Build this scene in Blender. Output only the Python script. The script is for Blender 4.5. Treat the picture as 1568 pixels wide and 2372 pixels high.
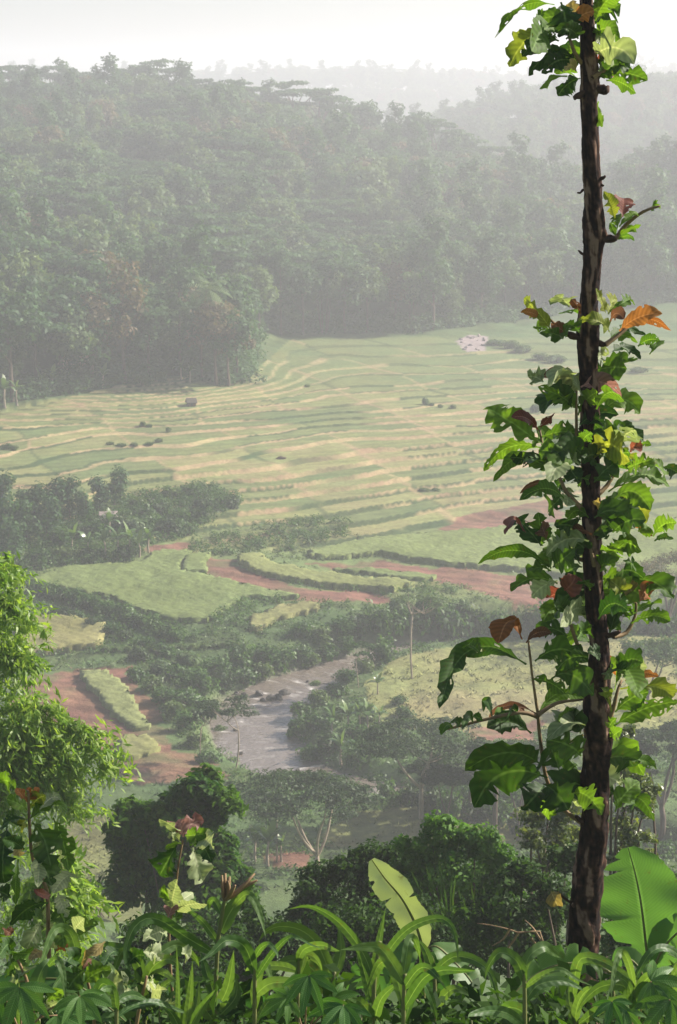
import bpy, math, random
import numpy as np
from mathutils import Vector, Matrix

for o in list(bpy.data.objects):
    bpy.data.objects.remove(o)
SC = bpy.context.scene
COL = SC.collection

# ------------------------------------------------------------------ camera, sky, sun, exposure
EYE = (0.0, 0.0, 50.0)
PITCH = math.radians(12.04)
LENS = 70.0
cam_data = bpy.data.cameras.new('camera')
cam_data.sensor_fit = 'VERTICAL'
cam_data.sensor_height = 36.0
cam_data.lens = LENS
cam_data.clip_start = 0.2
cam_data.clip_end = 9000.0
cam_data.dof.use_dof = True
cam_data.dof.focus_distance = 10.0
cam_data.dof.aperture_fstop = 16.0
cam = bpy.data.objects.new('camera', cam_data)
cam.location = EYE
cam.rotation_euler = (math.pi / 2 - PITCH, 0, 0)
COL.objects.link(cam)
SC.camera = cam

SUN_AZ = math.radians(68)      # from +Y (the view) towards +X
SUN_EL = math.radians(33)
world = bpy.data.worlds.new('World')
SC.world = world
world.use_nodes = True
wn = world.node_tree.nodes
wl = world.node_tree.links
wn.clear()
sky = wn.new('ShaderNodeTexSky')
sky.sky_type = 'NISHITA'
sky.sun_disc = False
sky.sun_elevation = SUN_EL
sky.sun_rotation = SUN_AZ
sky.altitude = 300
sky.air_density = 0.8
sky.dust_density = 2.5
sky.ozone_density = 1.0
bg = wn.new('ShaderNodeBackground')
bg.inputs['Strength'].default_value = 0.075
wo = wn.new('ShaderNodeOutputWorld')
wl.new(sky.outputs['Color'], bg.inputs['Color'])
wl.new(bg.outputs['Background'], wo.inputs['Surface'])

sun_data = bpy.data.lights.new('sun', 'SUN')
sun_data.energy = 4.7
sun_data.angle = math.radians(0.7)
sun_data.color = (1.0, 0.93, 0.82)
sun = bpy.data.objects.new('sun', sun_data)
COL.objects.link(sun)
to_sun = Vector((math.sin(SUN_AZ) * math.cos(SUN_EL), math.cos(SUN_AZ) * math.cos(SUN_EL), math.sin(SUN_EL)))
sun.rotation_euler = (-to_sun).to_track_quat('-Z', 'Y').to_euler()
sun.location = (40, 20, 120)

SC.view_settings.view_transform = 'Standard'
SC.view_settings.look = 'None'
SC.view_settings.exposure = 1.13
SC.view_settings.gamma = 1.0
SC.view_settings.use_curve_mapping = False
SC.render.engine = 'CYCLES'
SC.cycles.use_denoising = True
SC.cycles.max_bounces = 6
SC.cycles.diffuse_bounces = 3
SC.cycles.glossy_bounces = 2
SC.cycles.transmission_bounces = 4
SC.cycles.volume_bounces = 1
SC.cycles.transparent_max_bounces = 6
SC.cycles.sample_clamp_indirect = 4.0

HAZE_DENSITY = 0.00092

# ------------------------------------------------------------------ helpers
RNG = np.random.default_rng(7)
FPX = LENS / 36.0 * 2371.0          # the photograph measured as 1568 x 2371
CP, SP = math.cos(PITCH), math.sin(PITCH)


def ray(u, v):
    a = (u - 784.0) / FPX
    b = (1185.5 - v) / FPX
    return np.array([a, CP + b * SP, -SP + b * CP])


def at(u, v, Y):
    """The point on the line of sight (u, v) that stands Y metres out along the valley."""
    d = ray(u, v)
    return np.array(EYE) + d * (Y / d[1])


def smooth(a, b, t):
    t = np.clip((t - a) / (b - a), 0, 1)
    return t * t * (3 - 2 * t)


def hash2(i, j, s):
    n = (i.astype(np.int64) * 374761393 + j.astype(np.int64) * 668265263 + s * 974634777) & 0x7fffffff
    n = ((n ^ (n >> 13)) * 1274126177) & 0x7fffffff
    return ((n ^ (n >> 16)) & 0xffff) / 65535.0


def vnoise(x, y, s=0):
    x = np.asarray(x, float); y = np.asarray(y, float)
    i = np.floor(x); j = np.floor(y)
    fx = x - i; fy = y - j
    fx = fx * fx * (3 - 2 * fx); fy = fy * fy * (3 - 2 * fy)
    a = hash2(i, j, s); b = hash2(i + 1, j, s); c = hash2(i, j + 1, s); d = hash2(i + 1, j + 1, s)
    return (a * (1 - fx) + b * fx) * (1 - fy) + (c * (1 - fx) + d * fx) * fy


def fbm(x, y, s=0, o=3):
    r = 0; a = 0.5; t = 0
    for k in range(o):
        r = r + a * vnoise(np.asarray(x) * 2 ** k, np.asarray(y) * 2 ** k, s + k); t += a; a *= 0.5
    return r / t


def tag(o, label=None, cat=None, group=None, kind=None):
    if label: o['label'] = label
    if cat: o['category'] = cat
    if group: o['group'] = group
    if kind: o['kind'] = kind
    return o


def link(name, data, mat=None, parent=None):
    o = bpy.data.objects.new(name, data)
    COL.objects.link(o)
    if mat is not None and data is not None and len(data.materials) == 0:
        data.materials.append(mat)
    if parent is not None:
        o.parent = parent
    return o


def empty(name, loc, rz=0.0, s=1.0):
    o = bpy.data.objects.new(name, None)
    COL.objects.link(o)
    o.location = loc
    o.rotation_euler = (0, 0, rz)
    o.scale = (s, s, s) if not hasattr(s, '__len__') else s
    return o


def npmesh(name, V, F, var=None, smooth_=False, col=None):
    """Mesh from arrays; F is (m,3) or (m,4)."""
    V = np.asarray(V, np.float32); F = np.asarray(F, np.int32)
    me = bpy.data.meshes.new(name)
    k = F.shape[1]
    me.vertices.add(len(V)); me.vertices.foreach_set('co', V.ravel())
    me.loops.add(F.size); me.loops.foreach_set('vertex_index', F.ravel())
    me.polygons.add(len(F))
    me.polygons.foreach_set('loop_start', np.arange(0, F.size, k, dtype=np.int32))
    if smooth_:
        me.polygons.foreach_set('use_smooth', np.ones(len(F), bool))
    me.update(calc_edges=True)
    if var is not None:
        at_ = me.attributes.new('var', 'FLOAT', 'POINT')
        at_.data.foreach_set('value', np.asarray(var, np.float32))
    if col is not None:
        at_ = me.attributes.new('Col', 'FLOAT_COLOR', 'POINT')
        c4 = np.ones((len(V), 4), np.float32); c4[:, :3] = col
        at_.data.foreach_set('color', c4.ravel())
    return me


class Tubes:
    """Collects tapered tubes and lumps into one mesh."""
    def __init__(self):
        self.V = []; self.F = []; self.n = 0

    def add(self, pts, radii, sides=7, jit=0.0, seed=0):
        pts = [np.asarray(p, float) for p in pts]
        r = np.random.default_rng(seed + 11)
        ref = np.array([0.31, 0.9, 0.12])
        rings = []
        for i, p in enumerate(pts):
            t = pts[min(i + 1, len(pts) - 1)] - pts[max(i - 1, 0)]
            t = t / (np.linalg.norm(t) + 1e-9)
            a = np.cross(t, ref); a /= np.linalg.norm(a) + 1e-9
            b = np.cross(t, a)
            ang = np.arange(sides) * 2 * math.pi / sides
            rr = radii[i] * (1 + jit * (r.random(sides) - 0.5) * 2)
            rings.append(p + (np.cos(ang) * rr)[:, None] * a + (np.sin(ang) * rr)[:, None] * b)
        base = self.n
        for q in rings:
            self.V.append(q)
        m = len(pts)
        for i in range(m - 1):
            for k in range(sides):
                a0 = base + i * sides + k; a1 = base + i * sides + (k + 1) % sides
                self.F.append((a0, a1, a1 + sides, a0 + sides))
        self.V.append(np.array([pts[-1]])); tip = base + m * sides
        for k in range(sides):
            a0 = base + (m - 1) * sides + k; a1 = base + (m - 1) * sides + (k + 1) % sides
            self.F.append((a0, a1, tip, tip))
        self.n = tip + 1
        return self

    def mesh(self, name, smooth_=True):
        V = np.concatenate(self.V)
        me = bpy.data.meshes.new(name)
        fs = [tuple(f) if f[2] != f[3] else tuple(f[:3]) for f in self.F]
        me.from_pydata([tuple(v) for v in V], [], fs)
        if smooth_:
            me.polygons.foreach_set('use_smooth', np.ones(len(fs), bool))
        me.update()
        return me


# ------------------------------------------------------------------ materials
def mat_new(name):
    m = bpy.data.materials.new(name)
    m.use_nodes = True
    nt = m.node_tree
    nt.nodes.clear()
    return m, nt.nodes, nt.links


def leaf_mat(name, c1, c2, trans=0.35, rough=0.45, spec=0.4, tcol=None, noise=3.0, objrand=0.25, veins=0.0, stripe=0.14):
    """Leaf: a glossy-ish front plus light let through the blade; c1..c2 vary leaf by leaf."""
    m, n, l = mat_new(name)
    out = n.new('ShaderNodeOutputMaterial')
    at_ = n.new('ShaderNodeAttribute'); at_.attribute_name = 'var'
    oi = n.new('ShaderNodeObjectInfo')
    tc = n.new('ShaderNodeTexCoord')
    nz = n.new('ShaderNodeTexNoise'); nz.inputs['Scale'].default_value = noise; nz.inputs['Detail'].default_value = 3
    l.new(tc.outputs['Object'], nz.inputs['Vector'])
    add = n.new('ShaderNodeMath'); add.operation = 'MULTIPLY_ADD'
    l.new(oi.outputs['Random'], add.inputs[0]); add.inputs[1].default_value = objrand
    l.new(at_.outputs['Fac'], add.inputs[2])
    add2 = n.new('ShaderNodeMath'); add2.operation = 'MULTIPLY_ADD'; add2.use_clamp = True
    l.new(nz.outputs['Fac'], add2.inputs[0]); add2.inputs[1].default_value = 0.9
    sub = n.new('ShaderNodeMath'); sub.operation = 'SUBTRACT'; sub.inputs[1].default_value = 0.45 + objrand / 2
    l.new(add.outputs[0], sub.inputs[0]); l.new(sub.outputs[0], add2.inputs[2])
    mix = n.new('ShaderNodeMix'); mix.data_type = 'RGBA'
    mix.inputs['A'].default_value = (*c1, 1); mix.inputs['B'].default_value = (*c2, 1)
    l.new(add2.outputs[0], mix.inputs['Factor'])
    p = n.new('ShaderNodeBsdfPrincipled')
    p.inputs['Roughness'].default_value = rough
    p.inputs['Specular IOR Level'].default_value = spec
    l.new(mix.outputs['Result'], p.inputs['Base Color'])
    tr = n.new('ShaderNodeBsdfTranslucent')
    g = n.new('ShaderNodeMix'); g.data_type = 'RGBA'; g.blend_type = 'MULTIPLY'; g.inputs['Factor'].default_value = 1
    t = tcol or (1.55, 1.6, 0.55)
    g.inputs['B'].default_value = (*t, 1)
    l.new(mix.outputs['Result'], g.inputs['A']); l.new(g.outputs['Result'], tr.inputs['Color'])
    ms = n.new('ShaderNodeMixShader'); ms.inputs['Fac'].default_value = trans
    l.new(p.outputs[0], ms.inputs[1]); l.new(tr.outputs[0], ms.inputs[2])
    l.new(ms.outputs[0], out.inputs['Surface'])
    if veins > 0:
        bl = n.new('ShaderNodeTexNoise'); bl.inputs['Scale'].default_value = noise * 4.5; bl.inputs['Detail'].default_value = 5; bl.inputs['Roughness'].default_value = 0.7
        l.new(tc.outputs['Object'], bl.inputs['Vector'])
        br = n.new('ShaderNodeMapRange'); br.inputs['From Min'].default_value = 0.60; br.inputs['From Max'].default_value = 0.72
        br.inputs['To Min'].default_value = 0.0; br.inputs['To Max'].default_value = 0.65
        l.new(bl.outputs['Fac'], br.inputs['Value'])
        bm_ = n.new('ShaderNodeMix'); bm_.data_type = 'RGBA'; bm_.inputs['B'].default_value = (0.12, 0.075, 0.025, 1)
        l.new(br.outputs[0], bm_.inputs['Factor']); l.new(mix.outputs['Result'], bm_.inputs['A'])
        uv0 = n.new('ShaderNodeUVMap'); uv0.uv_map = 'UVMap'
        sp0 = n.new('ShaderNodeSeparateXYZ'); l.new(uv0.outputs[0], sp0.inputs[0])
        a0 = n.new('ShaderNodeMath'); a0.operation = 'ABSOLUTE'; l.new(sp0.outputs['X'], a0.inputs[0])
        rr0 = n.new('ShaderNodeMapRange'); rr0.inputs['From Min'].default_value = 0.03; rr0.inputs['From Max'].default_value = 0.10
        rr0.inputs['To Min'].default_value = 0.55; rr0.inputs['To Max'].default_value = 0.0
        l.new(a0.outputs[0], rr0.inputs['Value'])
        rb0 = n.new('ShaderNodeMix'); rb0.data_type = 'RGBA'; rb0.inputs['B'].default_value = (*(min(0.6, q * 1.6 + 0.05) for q in c2), 1)
        l.new(rr0.outputs[0], rb0.inputs['Factor']); l.new(bm_.outputs['Result'], rb0.inputs['A'])
        hv = n.new('ShaderNodeHueSaturation'); l.new(rb0.outputs['Result'], hv.inputs['Color'])
        l.new(hv.outputs[0], p.inputs['Base Color']); l.new(hv.outputs[0], g.inputs['A'])
        uv = n.new('ShaderNodeUVMap'); uv.uv_map = 'UVMap'
        sep = n.new('ShaderNodeSeparateXYZ'); l.new(uv.outputs[0], sep.inputs[0])
        ab = n.new('ShaderNodeMath'); ab.operation = 'ABSOLUTE'
        l.new(sep.outputs['X'], ab.inputs[0])
        ad = n.new('ShaderNodeMath'); ad.operation = 'MULTIPLY_ADD'; ad.inputs[1].default_value = -0.35
        l.new(ab.outputs[0], ad.inputs[0]); l.new(sep.outputs['Y'], ad.inputs[2])
        sn = n.new('ShaderNodeMath'); sn.operation = 'MULTIPLY'; sn.inputs[1].default_value = veins
        l.new(ad.outputs[0], sn.inputs[0])
        si = n.new('ShaderNodeMath'); si.operation = 'SINE'; l.new(sn.outputs[0], si.inputs[0])
        sv = n.new('ShaderNodeMath'); sv.operation = 'MULTIPLY_ADD'; sv.inputs[1].default_value = stripe; sv.inputs[2].default_value = 1.0
        l.new(si.outputs[0], sv.inputs[0]); l.new(sv.outputs[0], hv.inputs['Value'])
        bp = n.new('ShaderNodeBump'); bp.inputs['Strength'].default_value = 0.12; bp.inputs['Distance'].default_value = 0.005
        l.new(si.outputs[0], bp.inputs['Height']); l.new(bp.outputs[0], p.inputs['Normal'])
        l.new(bp.outputs[0], tr.inputs['Normal'])
    return m


def rough_mat(name, c1, c2, scale=6.0, rough=0.9, bump=0.4, dist=0.02, stretch=(1, 1, 1), detail=5, spec=0.25, c3=None):
    m, n, l = mat_new(name)
    out = n.new('ShaderNodeOutputMaterial')
    tc = n.new('ShaderNodeTexCoord')
    mp = n.new('ShaderNodeMapping'); mp.inputs['Scale'].default_value = stretch
    l.new(tc.outputs['Object'], mp.inputs['Vector'])
    nz = n.new('ShaderNodeTexNoise'); nz.inputs['Scale'].default_value = scale; nz.inputs['Detail'].default_value = detail
    nz.inputs['Roughness'].default_value = 0.65
    l.new(mp.outputs[0], nz.inputs['Vector'])
    cr = n.new('ShaderNodeValToRGB')
    cr.color_ramp.elements[0].position = 0.3; cr.color_ramp.elements[0].color = (*c1, 1)
    cr.color_ramp.elements[1].position = 0.7; cr.color_ramp.elements[1].color = (*c2, 1)
    if c3:
        e = cr.color_ramp.elements.new(0.76); e.color = (*c3, 1)
    l.new(nz.outputs['Fac'], cr.inputs['Fac'])
    p = n.new('ShaderNodeBsdfPrincipled'); p.inputs['Roughness'].default_value = rough
    p.inputs['Specular IOR Level'].default_value = spec
    l.new(cr.outputs['Color'], p.inputs['Base Color'])
    bp = n.new('ShaderNodeBump'); bp.inputs['Strength'].default_value = bump; bp.inputs['Distance'].default_value = dist
    l.new(nz.outputs['Fac'], bp.inputs['Height']); l.new(bp.outputs[0], p.inputs['Normal'])
    l.new(p.outputs[0], out.inputs['Surface'])
    return m


def field_mat(name, use_col=True, c1=None, c2=None, rows=0.0):
    """Ground or crop: vertex colour (the kind of cover) with fine speckle, patches and relief."""
    m, n, l = mat_new(name)
    out = n.new('ShaderNodeOutputMaterial')
    p = n.new('ShaderNodeBsdfPrincipled'); p.inputs['Roughness'].default_value = 0.9
    p.inputs['Specular IOR Level'].default_value = 0.15
    tc = n.new('ShaderNodeTexCoord')
    n1 = n.new('ShaderNodeTexNoise'); n1.inputs['Scale'].default_value = 1.7; n1.inputs['Detail'].default_value = 6; n1.inputs['Roughness'].default_value = 0.75
    n2 = n.new('ShaderNodeTexNoise'); n2.inputs['Scale'].default_value = 0.16; n2.inputs['Detail'].default_value = 4
    l.new(tc.outputs['Object'], n1.inputs['Vector']); l.new(tc.outputs['Object'], n2.inputs['Vector'])
    if use_col:
        a = n.new('ShaderNodeAttribute'); a.attribute_name = 'Col'; src = a.outputs['Color']
    else:
        mx = n.new('ShaderNodeMix'); mx.data_type = 'RGBA'
        mx.inputs['A'].default_value = (*c1, 1); mx.inputs['B'].default_value = (*c2, 1)
        r = n.new('ShaderNodeMapRange'); r.inputs['From Min'].default_value = 0.35; r.inputs['From Max'].default_value = 0.65
        l.new(n2.outputs['Fac'], r.inputs['Value']); l.new(r.outputs[0], mx.inputs['Factor']); src = mx.outputs['Result']
    h = n.new('ShaderNodeHueSaturation')
    v = n.new('ShaderNodeMapRange'); v.inputs['From Min'].default_value = 0.3; v.inputs['From Max'].default_value = 0.7
    v.inputs['To Min'].default_value = 0.68; v.inputs['To Max'].default_value = 1.3
    l.new(n1.outputs['Fac'], v.inputs['Value'])
    if rows:
        wv = n.new('ShaderNodeTexWave'); wv.wave_type = 'BANDS'; wv.bands_direction = 'DIAGONAL'; wv.inputs['Scale'].default_value = rows
        wv.inputs['Distortion'].default_value = 6.0; wv.inputs['Detail'].default_value = 2; wv.inputs['Detail Scale'].default_value = 0.6
        l.new(tc.outputs['Object'], wv.inputs['Vector'])
        wr = n.new('ShaderNodeMapRange'); wr.inputs['To Min'].default_value = 0.91; wr.inputs['To Max'].default_value = 1.06
        l.new(wv.outputs['Fac'], wr.inputs['Value'])
        vm = n.new('ShaderNodeMath'); vm.operation = 'MULTIPLY'
        l.new(v.outputs[0], vm.inputs[0]); l.new(wr.outputs[0], vm.inputs[1]); l.new(vm.outputs[0], h.inputs['Value'])
    else:
        l.new(v.outputs[0], h.inputs['Value'])
    hh = n.new('ShaderNodeMapRange'); hh.inputs['From Min'].default_value = 0.3; hh.inputs['From Max'].default_value = 0.7
    hh.inputs['To Min'].default_value = 0.475; hh.inputs['To Max'].default_value = 0.52
    l.new(n2.outputs['Fac'], hh.inputs['Value']); l.new(hh.outputs[0], h.inputs['Hue'])
    l.new(src, h.inputs['Color']); l.new(h.outputs[0], p.inputs['Base Color'])
    bp = n.new('ShaderNodeBump'); bp.inputs['Strength'].default_value = 0.7; bp.inputs['Distance'].default_value = 0.25
    l.new(n1.outputs['Fac'], bp.inputs['Height']); l.new(bp.outputs[0], p.inputs['Normal'])
    l.new(p.outputs[0], out.inputs['Surface'])
    return m


M = {}
M['ground'] = field_mat('ground_cover')
M['bark'] = rough_mat('bark', (0.05, 0.036, 0.026), (0.16, 0.12, 0.09), 5, bump=0.6, stretch=(1, 1, 0.25))
M['pale_bark'] = rough_mat('pale_bark', (0.22, 0.17, 0.12), (0.42, 0.34, 0.26), 4, bump=0.3, stretch=(1, 1, 0.3))
# foliage 0.04 .. 0.12
M['forest'] = leaf_mat('forest_leaf', (0.024, 0.064, 0.024), (0.070, 0.145, 0.045), 0.25, 0.6, 0.2, noise=0.3, objrand=0.5)
M['forest_pale'] = leaf_mat('forest_pale_leaf', (0.060, 0.108, 0.042), (0.14, 0.20, 0.080), 0.25, 0.6, 0.2, noise=0.3, objrand=0.5)
M['forest_rust'] = leaf_mat('forest_rust_leaf', (0.040, 0.065, 0.025), (0.17, 0.12, 0.060), 0.25, 0.6, 0.2, noise=0.3, objrand=0.5)
M['umbrella'] = leaf_mat('umbrella_leaf', (0.010, 0.030, 0.007), (0.045, 0.090, 0.016), 0.25, 0.55, 0.25, noise=0.8)
M['bush'] = leaf_mat('bush_leaf', (0.020, 0.066, 0.010), (0.082, 0.160, 0.024), 0.30, 0.5, 0.3, noise=1.2)
M['bush_light'] = leaf_mat('bush_light_leaf', (0.050, 0.10, 0.024), (0.12, 0.17, 0.045), 0.3, 0.5, 0.3, noise=1.0)
M['banana_far'] = leaf_mat('banana_far_leaf', (0.06, 0.13, 0.03), (0.14, 0.21, 0.06), 0.3, 0.35, 0.5, noise=1.0)

# ------------------------------------------------------------------ terrain
PY = [-160, -60, -20, 0, 5, 9, 20, 40, 60, 80, 100, 112, 122, 135, 150, 165, 180, 204, 237, 275, 326, 400, 900, 3200]
PZ = [60, 54, 50.6, 48.3, 46.9, 45.0, 39.3, 29, 19.5, 11, 4.8, 2.6, 1.6, 1.1, 1.1, 1.6, 2.7, 4.0, 7.6, 9.0, 10.0, 11, 12, 12]


def plane_pt(u, v, z):
    d = ray(u, v)
    t = (z - EYE[2]) / d[2]
    return np.array(EYE) + d * t


RIV_PX = [(1568, 1452), (1330, 1465), (1180, 1478), (1060, 1492), (960, 1508), (860, 1532), (780, 1555), (700, 1583), (622, 1622),
          (588, 1660), (596, 1705), (622, 1752), (690, 1793), (780, 1816), (900, 1840), (1080, 1875), (1330, 1935), (1568, 2000)]
RIV = np.array([plane_pt(u, v, 0.0)[:2] for u, v in RIV_PX])
RIV_W = np.array([1.4, 1.4, 1.4, 1.5, 1.6, 1.8, 1.9, 2.1, 2.7, 2.7, 2.6, 2.4, 1.9, 1.4, 1.2, 1.2, 1.2, 1.2])


def resample(P, W, n):
    """Catmull-Rom through the points."""
    out = []; wo_ = []
    m = len(P)
    for i in range(m - 1):
        p0 = P[max(i - 1, 0)]; p1 = P[i]; p2 = P[i + 1]; p3 = P[min(i + 2, m - 1)]
        for k in range(n):
            t = k / n
            out.append(0.5 * ((2 * p1) + (-p0 + p2) * t + (2 * p0 - 5 * p1 + 4 * p2 - p3) * t * t + (-p0 + 3 * p1 - 3 * p2 + p3) * t ** 3))
            wo_.append(W[i] * (1 - t) + W[i + 1] * t)
    out.append(P[-1]); wo_.append(W[-1])
    return np.array(out), np.array(wo_)


RIVS, RIVWS = resample(RIV, RIV_W, 5)


def river_dist(x, y):
    """Distance to the river's line less its half width (negative in the water)."""
    shp = np.shape(x)
    X = np.ravel(x).astype(float); Yv = np.ravel(y).astype(float)
    best = np.full(X.shape, 1e9)
    sel = (Yv > 100) & (Yv < 215) & (np.abs(X) < 80)
    xs, ys = X[sel], Yv[sel]
    b = np.full(xs.shape, 1e9)
    for i in range(len(RIVS) - 1):
        a = RIVS[i]; c = RIVS[i + 1]; d = c - a; L2 = d @ d
        t = np.clip(((xs - a[0]) * d[0] + (ys - a[1]) * d[1]) / L2, 0, 1)
        q = np.hypot(xs - a[0] - t * d[0], ys - a[1] - t * d[1]) - (RIVWS[i] * (1 - t) + RIVWS[i + 1] * t)
        b = np.minimum(b, q)
    best[sel] = b
    return best.reshape(shp)


def in_poly(x, y, P):
    x = np.asarray(x); y = np.asarray(y)
    r = np.zeros(x.shape, bool)
    n = len(P)
    for i in range(n):
        x1, y1 = P[i]; x2, y2 = P[(i + 1) % n]
        c = ((y1 > y) != (y2 > y)) & (x < (x2 - x1) * (y - y1) / (y2 - y1 + 1e-12) + x1)
        r ^= c
    return r


STEP = 0.44


TZ = [0, 7.6, 9.0, 10.0, 14.0, 30.0]
TP = [0, 15.5, 22.5, 28.0, 42.0, 80.0]


def terrace(s, sharp=0.85):
    ph = np.interp(s, TZ, TP)
    f = np.floor(ph); r = ph - f
    return np.interp(f + 0.10 * r + 0.90 * smooth(sharp, 1.0, r), TP, TZ), r


def hills(x, y):
    yb = np.interp(x, [-160, -60, -43, -29, -20, -13, -8, 0, 15, 22, 45, 70, 120], [230, 246, 254, 268, 276, 285, 322, 324, 328, 345, 356, 366, 380])
    hc = np.interp(x, [-400, -150, -100, -47, -20, 0, 28, 50, 72, 95, 140], [54, 46, 40, 39.5, 36, 32.5, 25, 16, 6, 0, 0])
    up = smooth(0, 1, (y - yb) / (565 - yb)) ** 0.85
    dn = 1 - smooth(565, 760, y)
    h1 = 10 * (up > 0) + np.maximum(hc - 9, 0) * up * dn
    h1 = np.where(y > yb, np.maximum(h1, 0) - 0, 0)
    hc2 = np.interp(x, [-300, -40, 0, 40, 73, 145, 250, 500], [14, 14, 18, 27, 37, 45, 58, 60])
    h2 = hc2 * smooth(520, 850, y) * (1 - 0.7 * smooth(860, 1200, y))
    hc3 = 43 + 8 * vnoise(x / 120.0, y / 900.0, 5)
    h3 = hc3 * smooth(1150, 1500, y) * (1 - 0.5 * smooth(1600, 2400, y))
    h4 = 30 * np.exp(-(((x - 120) / 42) ** 2 + ((y - 470) / 75) ** 2))
    h5 = 9 * np.exp(-(((x + 30) / 16) ** 2 + ((y - 285) / 22) ** 2)) * 0.35
    return h1, h2, h3, h4, h5


def T_full(x, y):
    x = np.asarray(x, float); y = np.asarray(y, float)
    k = np.interp(y, [165, 200, 222, 245, 285, 340], [0, 0.72, 0.85, 0.5, 0.12, 0])
    xx = np.clip(x, -90, 90)
    yw = y - k * xx + np.interp(y, [170, 200, 260, 330], [0, 4.0, 5.5, 1.0]) * (fbm(x / 15, y / 15, 3, 2) - 0.5) * 2
    z = np.interp(yw, PY, PZ)
    h1, h2, h3, h4, h5 = hills(x, y)
    tmask = smooth(192, 202, y) * (1 - smooth(318, 334, y))
    zt, r = terrace(z + h5 + 0.20 * (fbm(x / 9, y / 9, 8, 2) - 0.5))
    z = z * (1 - tmask) + zt * tmask
    z = np.maximum(z, h1)
    z = np.maximum(z, h2); z = np.maximum(z, h3)
    z = z + h4
    # roughness of wild ground
    w = 1 - tmask
    z = z + w * smooth(12, 40, y) * (fbm(x / 6, y / 6, 21, 3) - 0.5) * 1.2
    # hummocky ground on the near slope; the left bank stands above the stream
    rd = river_dist(x, y)
    lb = smooth(9, 2, np.abs(rd - 5)) * 0
    bed = -0.75 + 0.25 * fbm(x * 0.8, y * 0.8, 31, 2)
    kk = smooth(-0.2, 2.6, rd)
    z = np.where(rd < 2.6, bed * (1 - kk) + z * kk, z)
    return z, r, tmask, rd


def T(x, y):
    return T_full(x, y)[0]


def G(u, v, zoff=0.0):
    """Where the line of sight (u, v) meets the ground."""
    d = ray(u, v); e = np.array(EYE)
    t = np.concatenate([np.linspace(8, 420, 1600), np.linspace(421, 2600, 1200)])
    P = e + d * t[:, None]
    h = P[:, 2] - T(P[:, 0], P[:, 1]) - zoff
    k = np.argmax(h < 0)
    if h[k] >= 0:
        k = len(t) - 1
    a = h[k - 1] / (h[k - 1] - h[k] + 1e-9) if k > 0 else 0
    q = P[k - 1] * (1 - a) + P[k] * a
    q[2] = float(T(q[0], q[1]))
    return q


def gpoly(px):
    return np.array([G(u, v)[:2] for u, v in px])


# ---- fields traced as plots on the valley floor
PLOT = {
    'big_rice': [(65, 1350), (108, 1332), (173, 1317), (230, 1312), (288, 1313), (342, 1299), (360, 1281), (439, 1281), (441, 1294), (414, 1310), (418, 1328), (468, 1335), (560, 1357), (640, 1375), (700, 1385), (640, 1392), (572, 1385), (545, 1400), (510, 1425), (480, 1443), (390, 1440), (330, 1420), (263, 1389), (190, 1377), (144, 1366)],
    'small_rice': [(446, 1290), (493, 1287), (470, 1310), (480, 1328), (432, 1329), (420, 1312)],
    'hook_rice': [(551, 1294), (605, 1290), (613, 1303), (642, 1316), (772, 1337), (938, 1352), (959, 1360), (907, 1373), (845, 1368), (699, 1352), (590, 1329), (556, 1311)],
    'thin_rice': [(738, 1316), (855, 1321), (1011, 1339), (1001, 1348), (933, 1345), (803, 1327)],
    'upper_rice': [(712, 1285), (772, 1272), (855, 1256), (1006, 1241), (1115, 1233), (1255, 1230), (1580, 1205), (1580, 1345), (1300, 1338), (1209, 1325), (1037, 1311), (959, 1303), (876, 1285), (803, 1295), (751, 1296), (720, 1293)],
    'dark_crop': [(439, 1254), (621, 1217), (730, 1204), (813, 1212), (803, 1243), (663, 1277), (491, 1290), (439, 1285)],
    'pale_rice': [(40, 1440), (160, 1437), (215, 1445), (250, 1460), (235, 1480), (232, 1500), (150, 1510), (40, 1528)],
    'strip_rice': [(188, 1558), (240, 1562), (290, 1600), (320, 1650), (352, 1692), (312, 1694), (265, 1665), (232, 1620), (195, 1590)],
    'end_rice': [(282, 1712), (350, 1712), (372, 1742), (300, 1765), (270, 1745)],
    'bank_crop': [(480, 1440), (545, 1402), (575, 1388), (640, 1388), (660, 1400), (590, 1420), (570, 1450), (520, 1470)],
    'low_strip': [(575, 1440), (640, 1412), (720, 1402), (745, 1410), (640, 1440), (585, 1470)],
}
PLOT = {k: gpoly(v) for k, v in PLOT.items()}
SOIL = [gpoly(q) for q in (
    [(470, 1290), (550, 1290), (560, 1320), (700, 1360), (850, 1375), (930, 1385), (840, 1400), (700, 1392), (560, 1360), (475, 1335)],
    [(690, 1300), (860, 1290), (1040, 1318), (1330, 1345), (1330, 1395), (1160, 1385), (1080, 1360), (900, 1335), (740, 1310)],
    [(1000, 1235), (1120, 1180), (1300, 1150), (1300, 1205), (1100, 1232)],
    [(50, 1560), (190, 1552), (300, 1550), (335, 1600), (375, 1640), (412, 1700), (405, 1735), (490, 1738), (535, 1800), (330, 1815), (50, 1650)],
    [(1150, 1370), (1320, 1375), (1320, 1410), (1200, 1405)],
    [(590, 1985), (680, 1980), (740, 2010), (600, 2022)],
    [(340, 1262), (425, 1255), (425, 1275), (350, 1280)],
    [(1100, 1680), (1260, 1680), (1250, 1715), (1080, 1720)],
    [(1380, 1300), (1568, 1290), (1568, 1330), (1390, 1335)])]
MEADOW = gpoly([(905, 1530), (1000, 1505), (1120, 1492), (1240, 1482), (1420, 1470), (1568, 1470), (1568, 1700), (1060, 1690), (900, 1690), (850, 1620), (845, 1580)])
GLADE = gpoly([(820, 1880), (1000, 1860), (1200, 1850), (1250, 1960), (950, 1960), (720, 1960), (760, 1920)])
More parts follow.
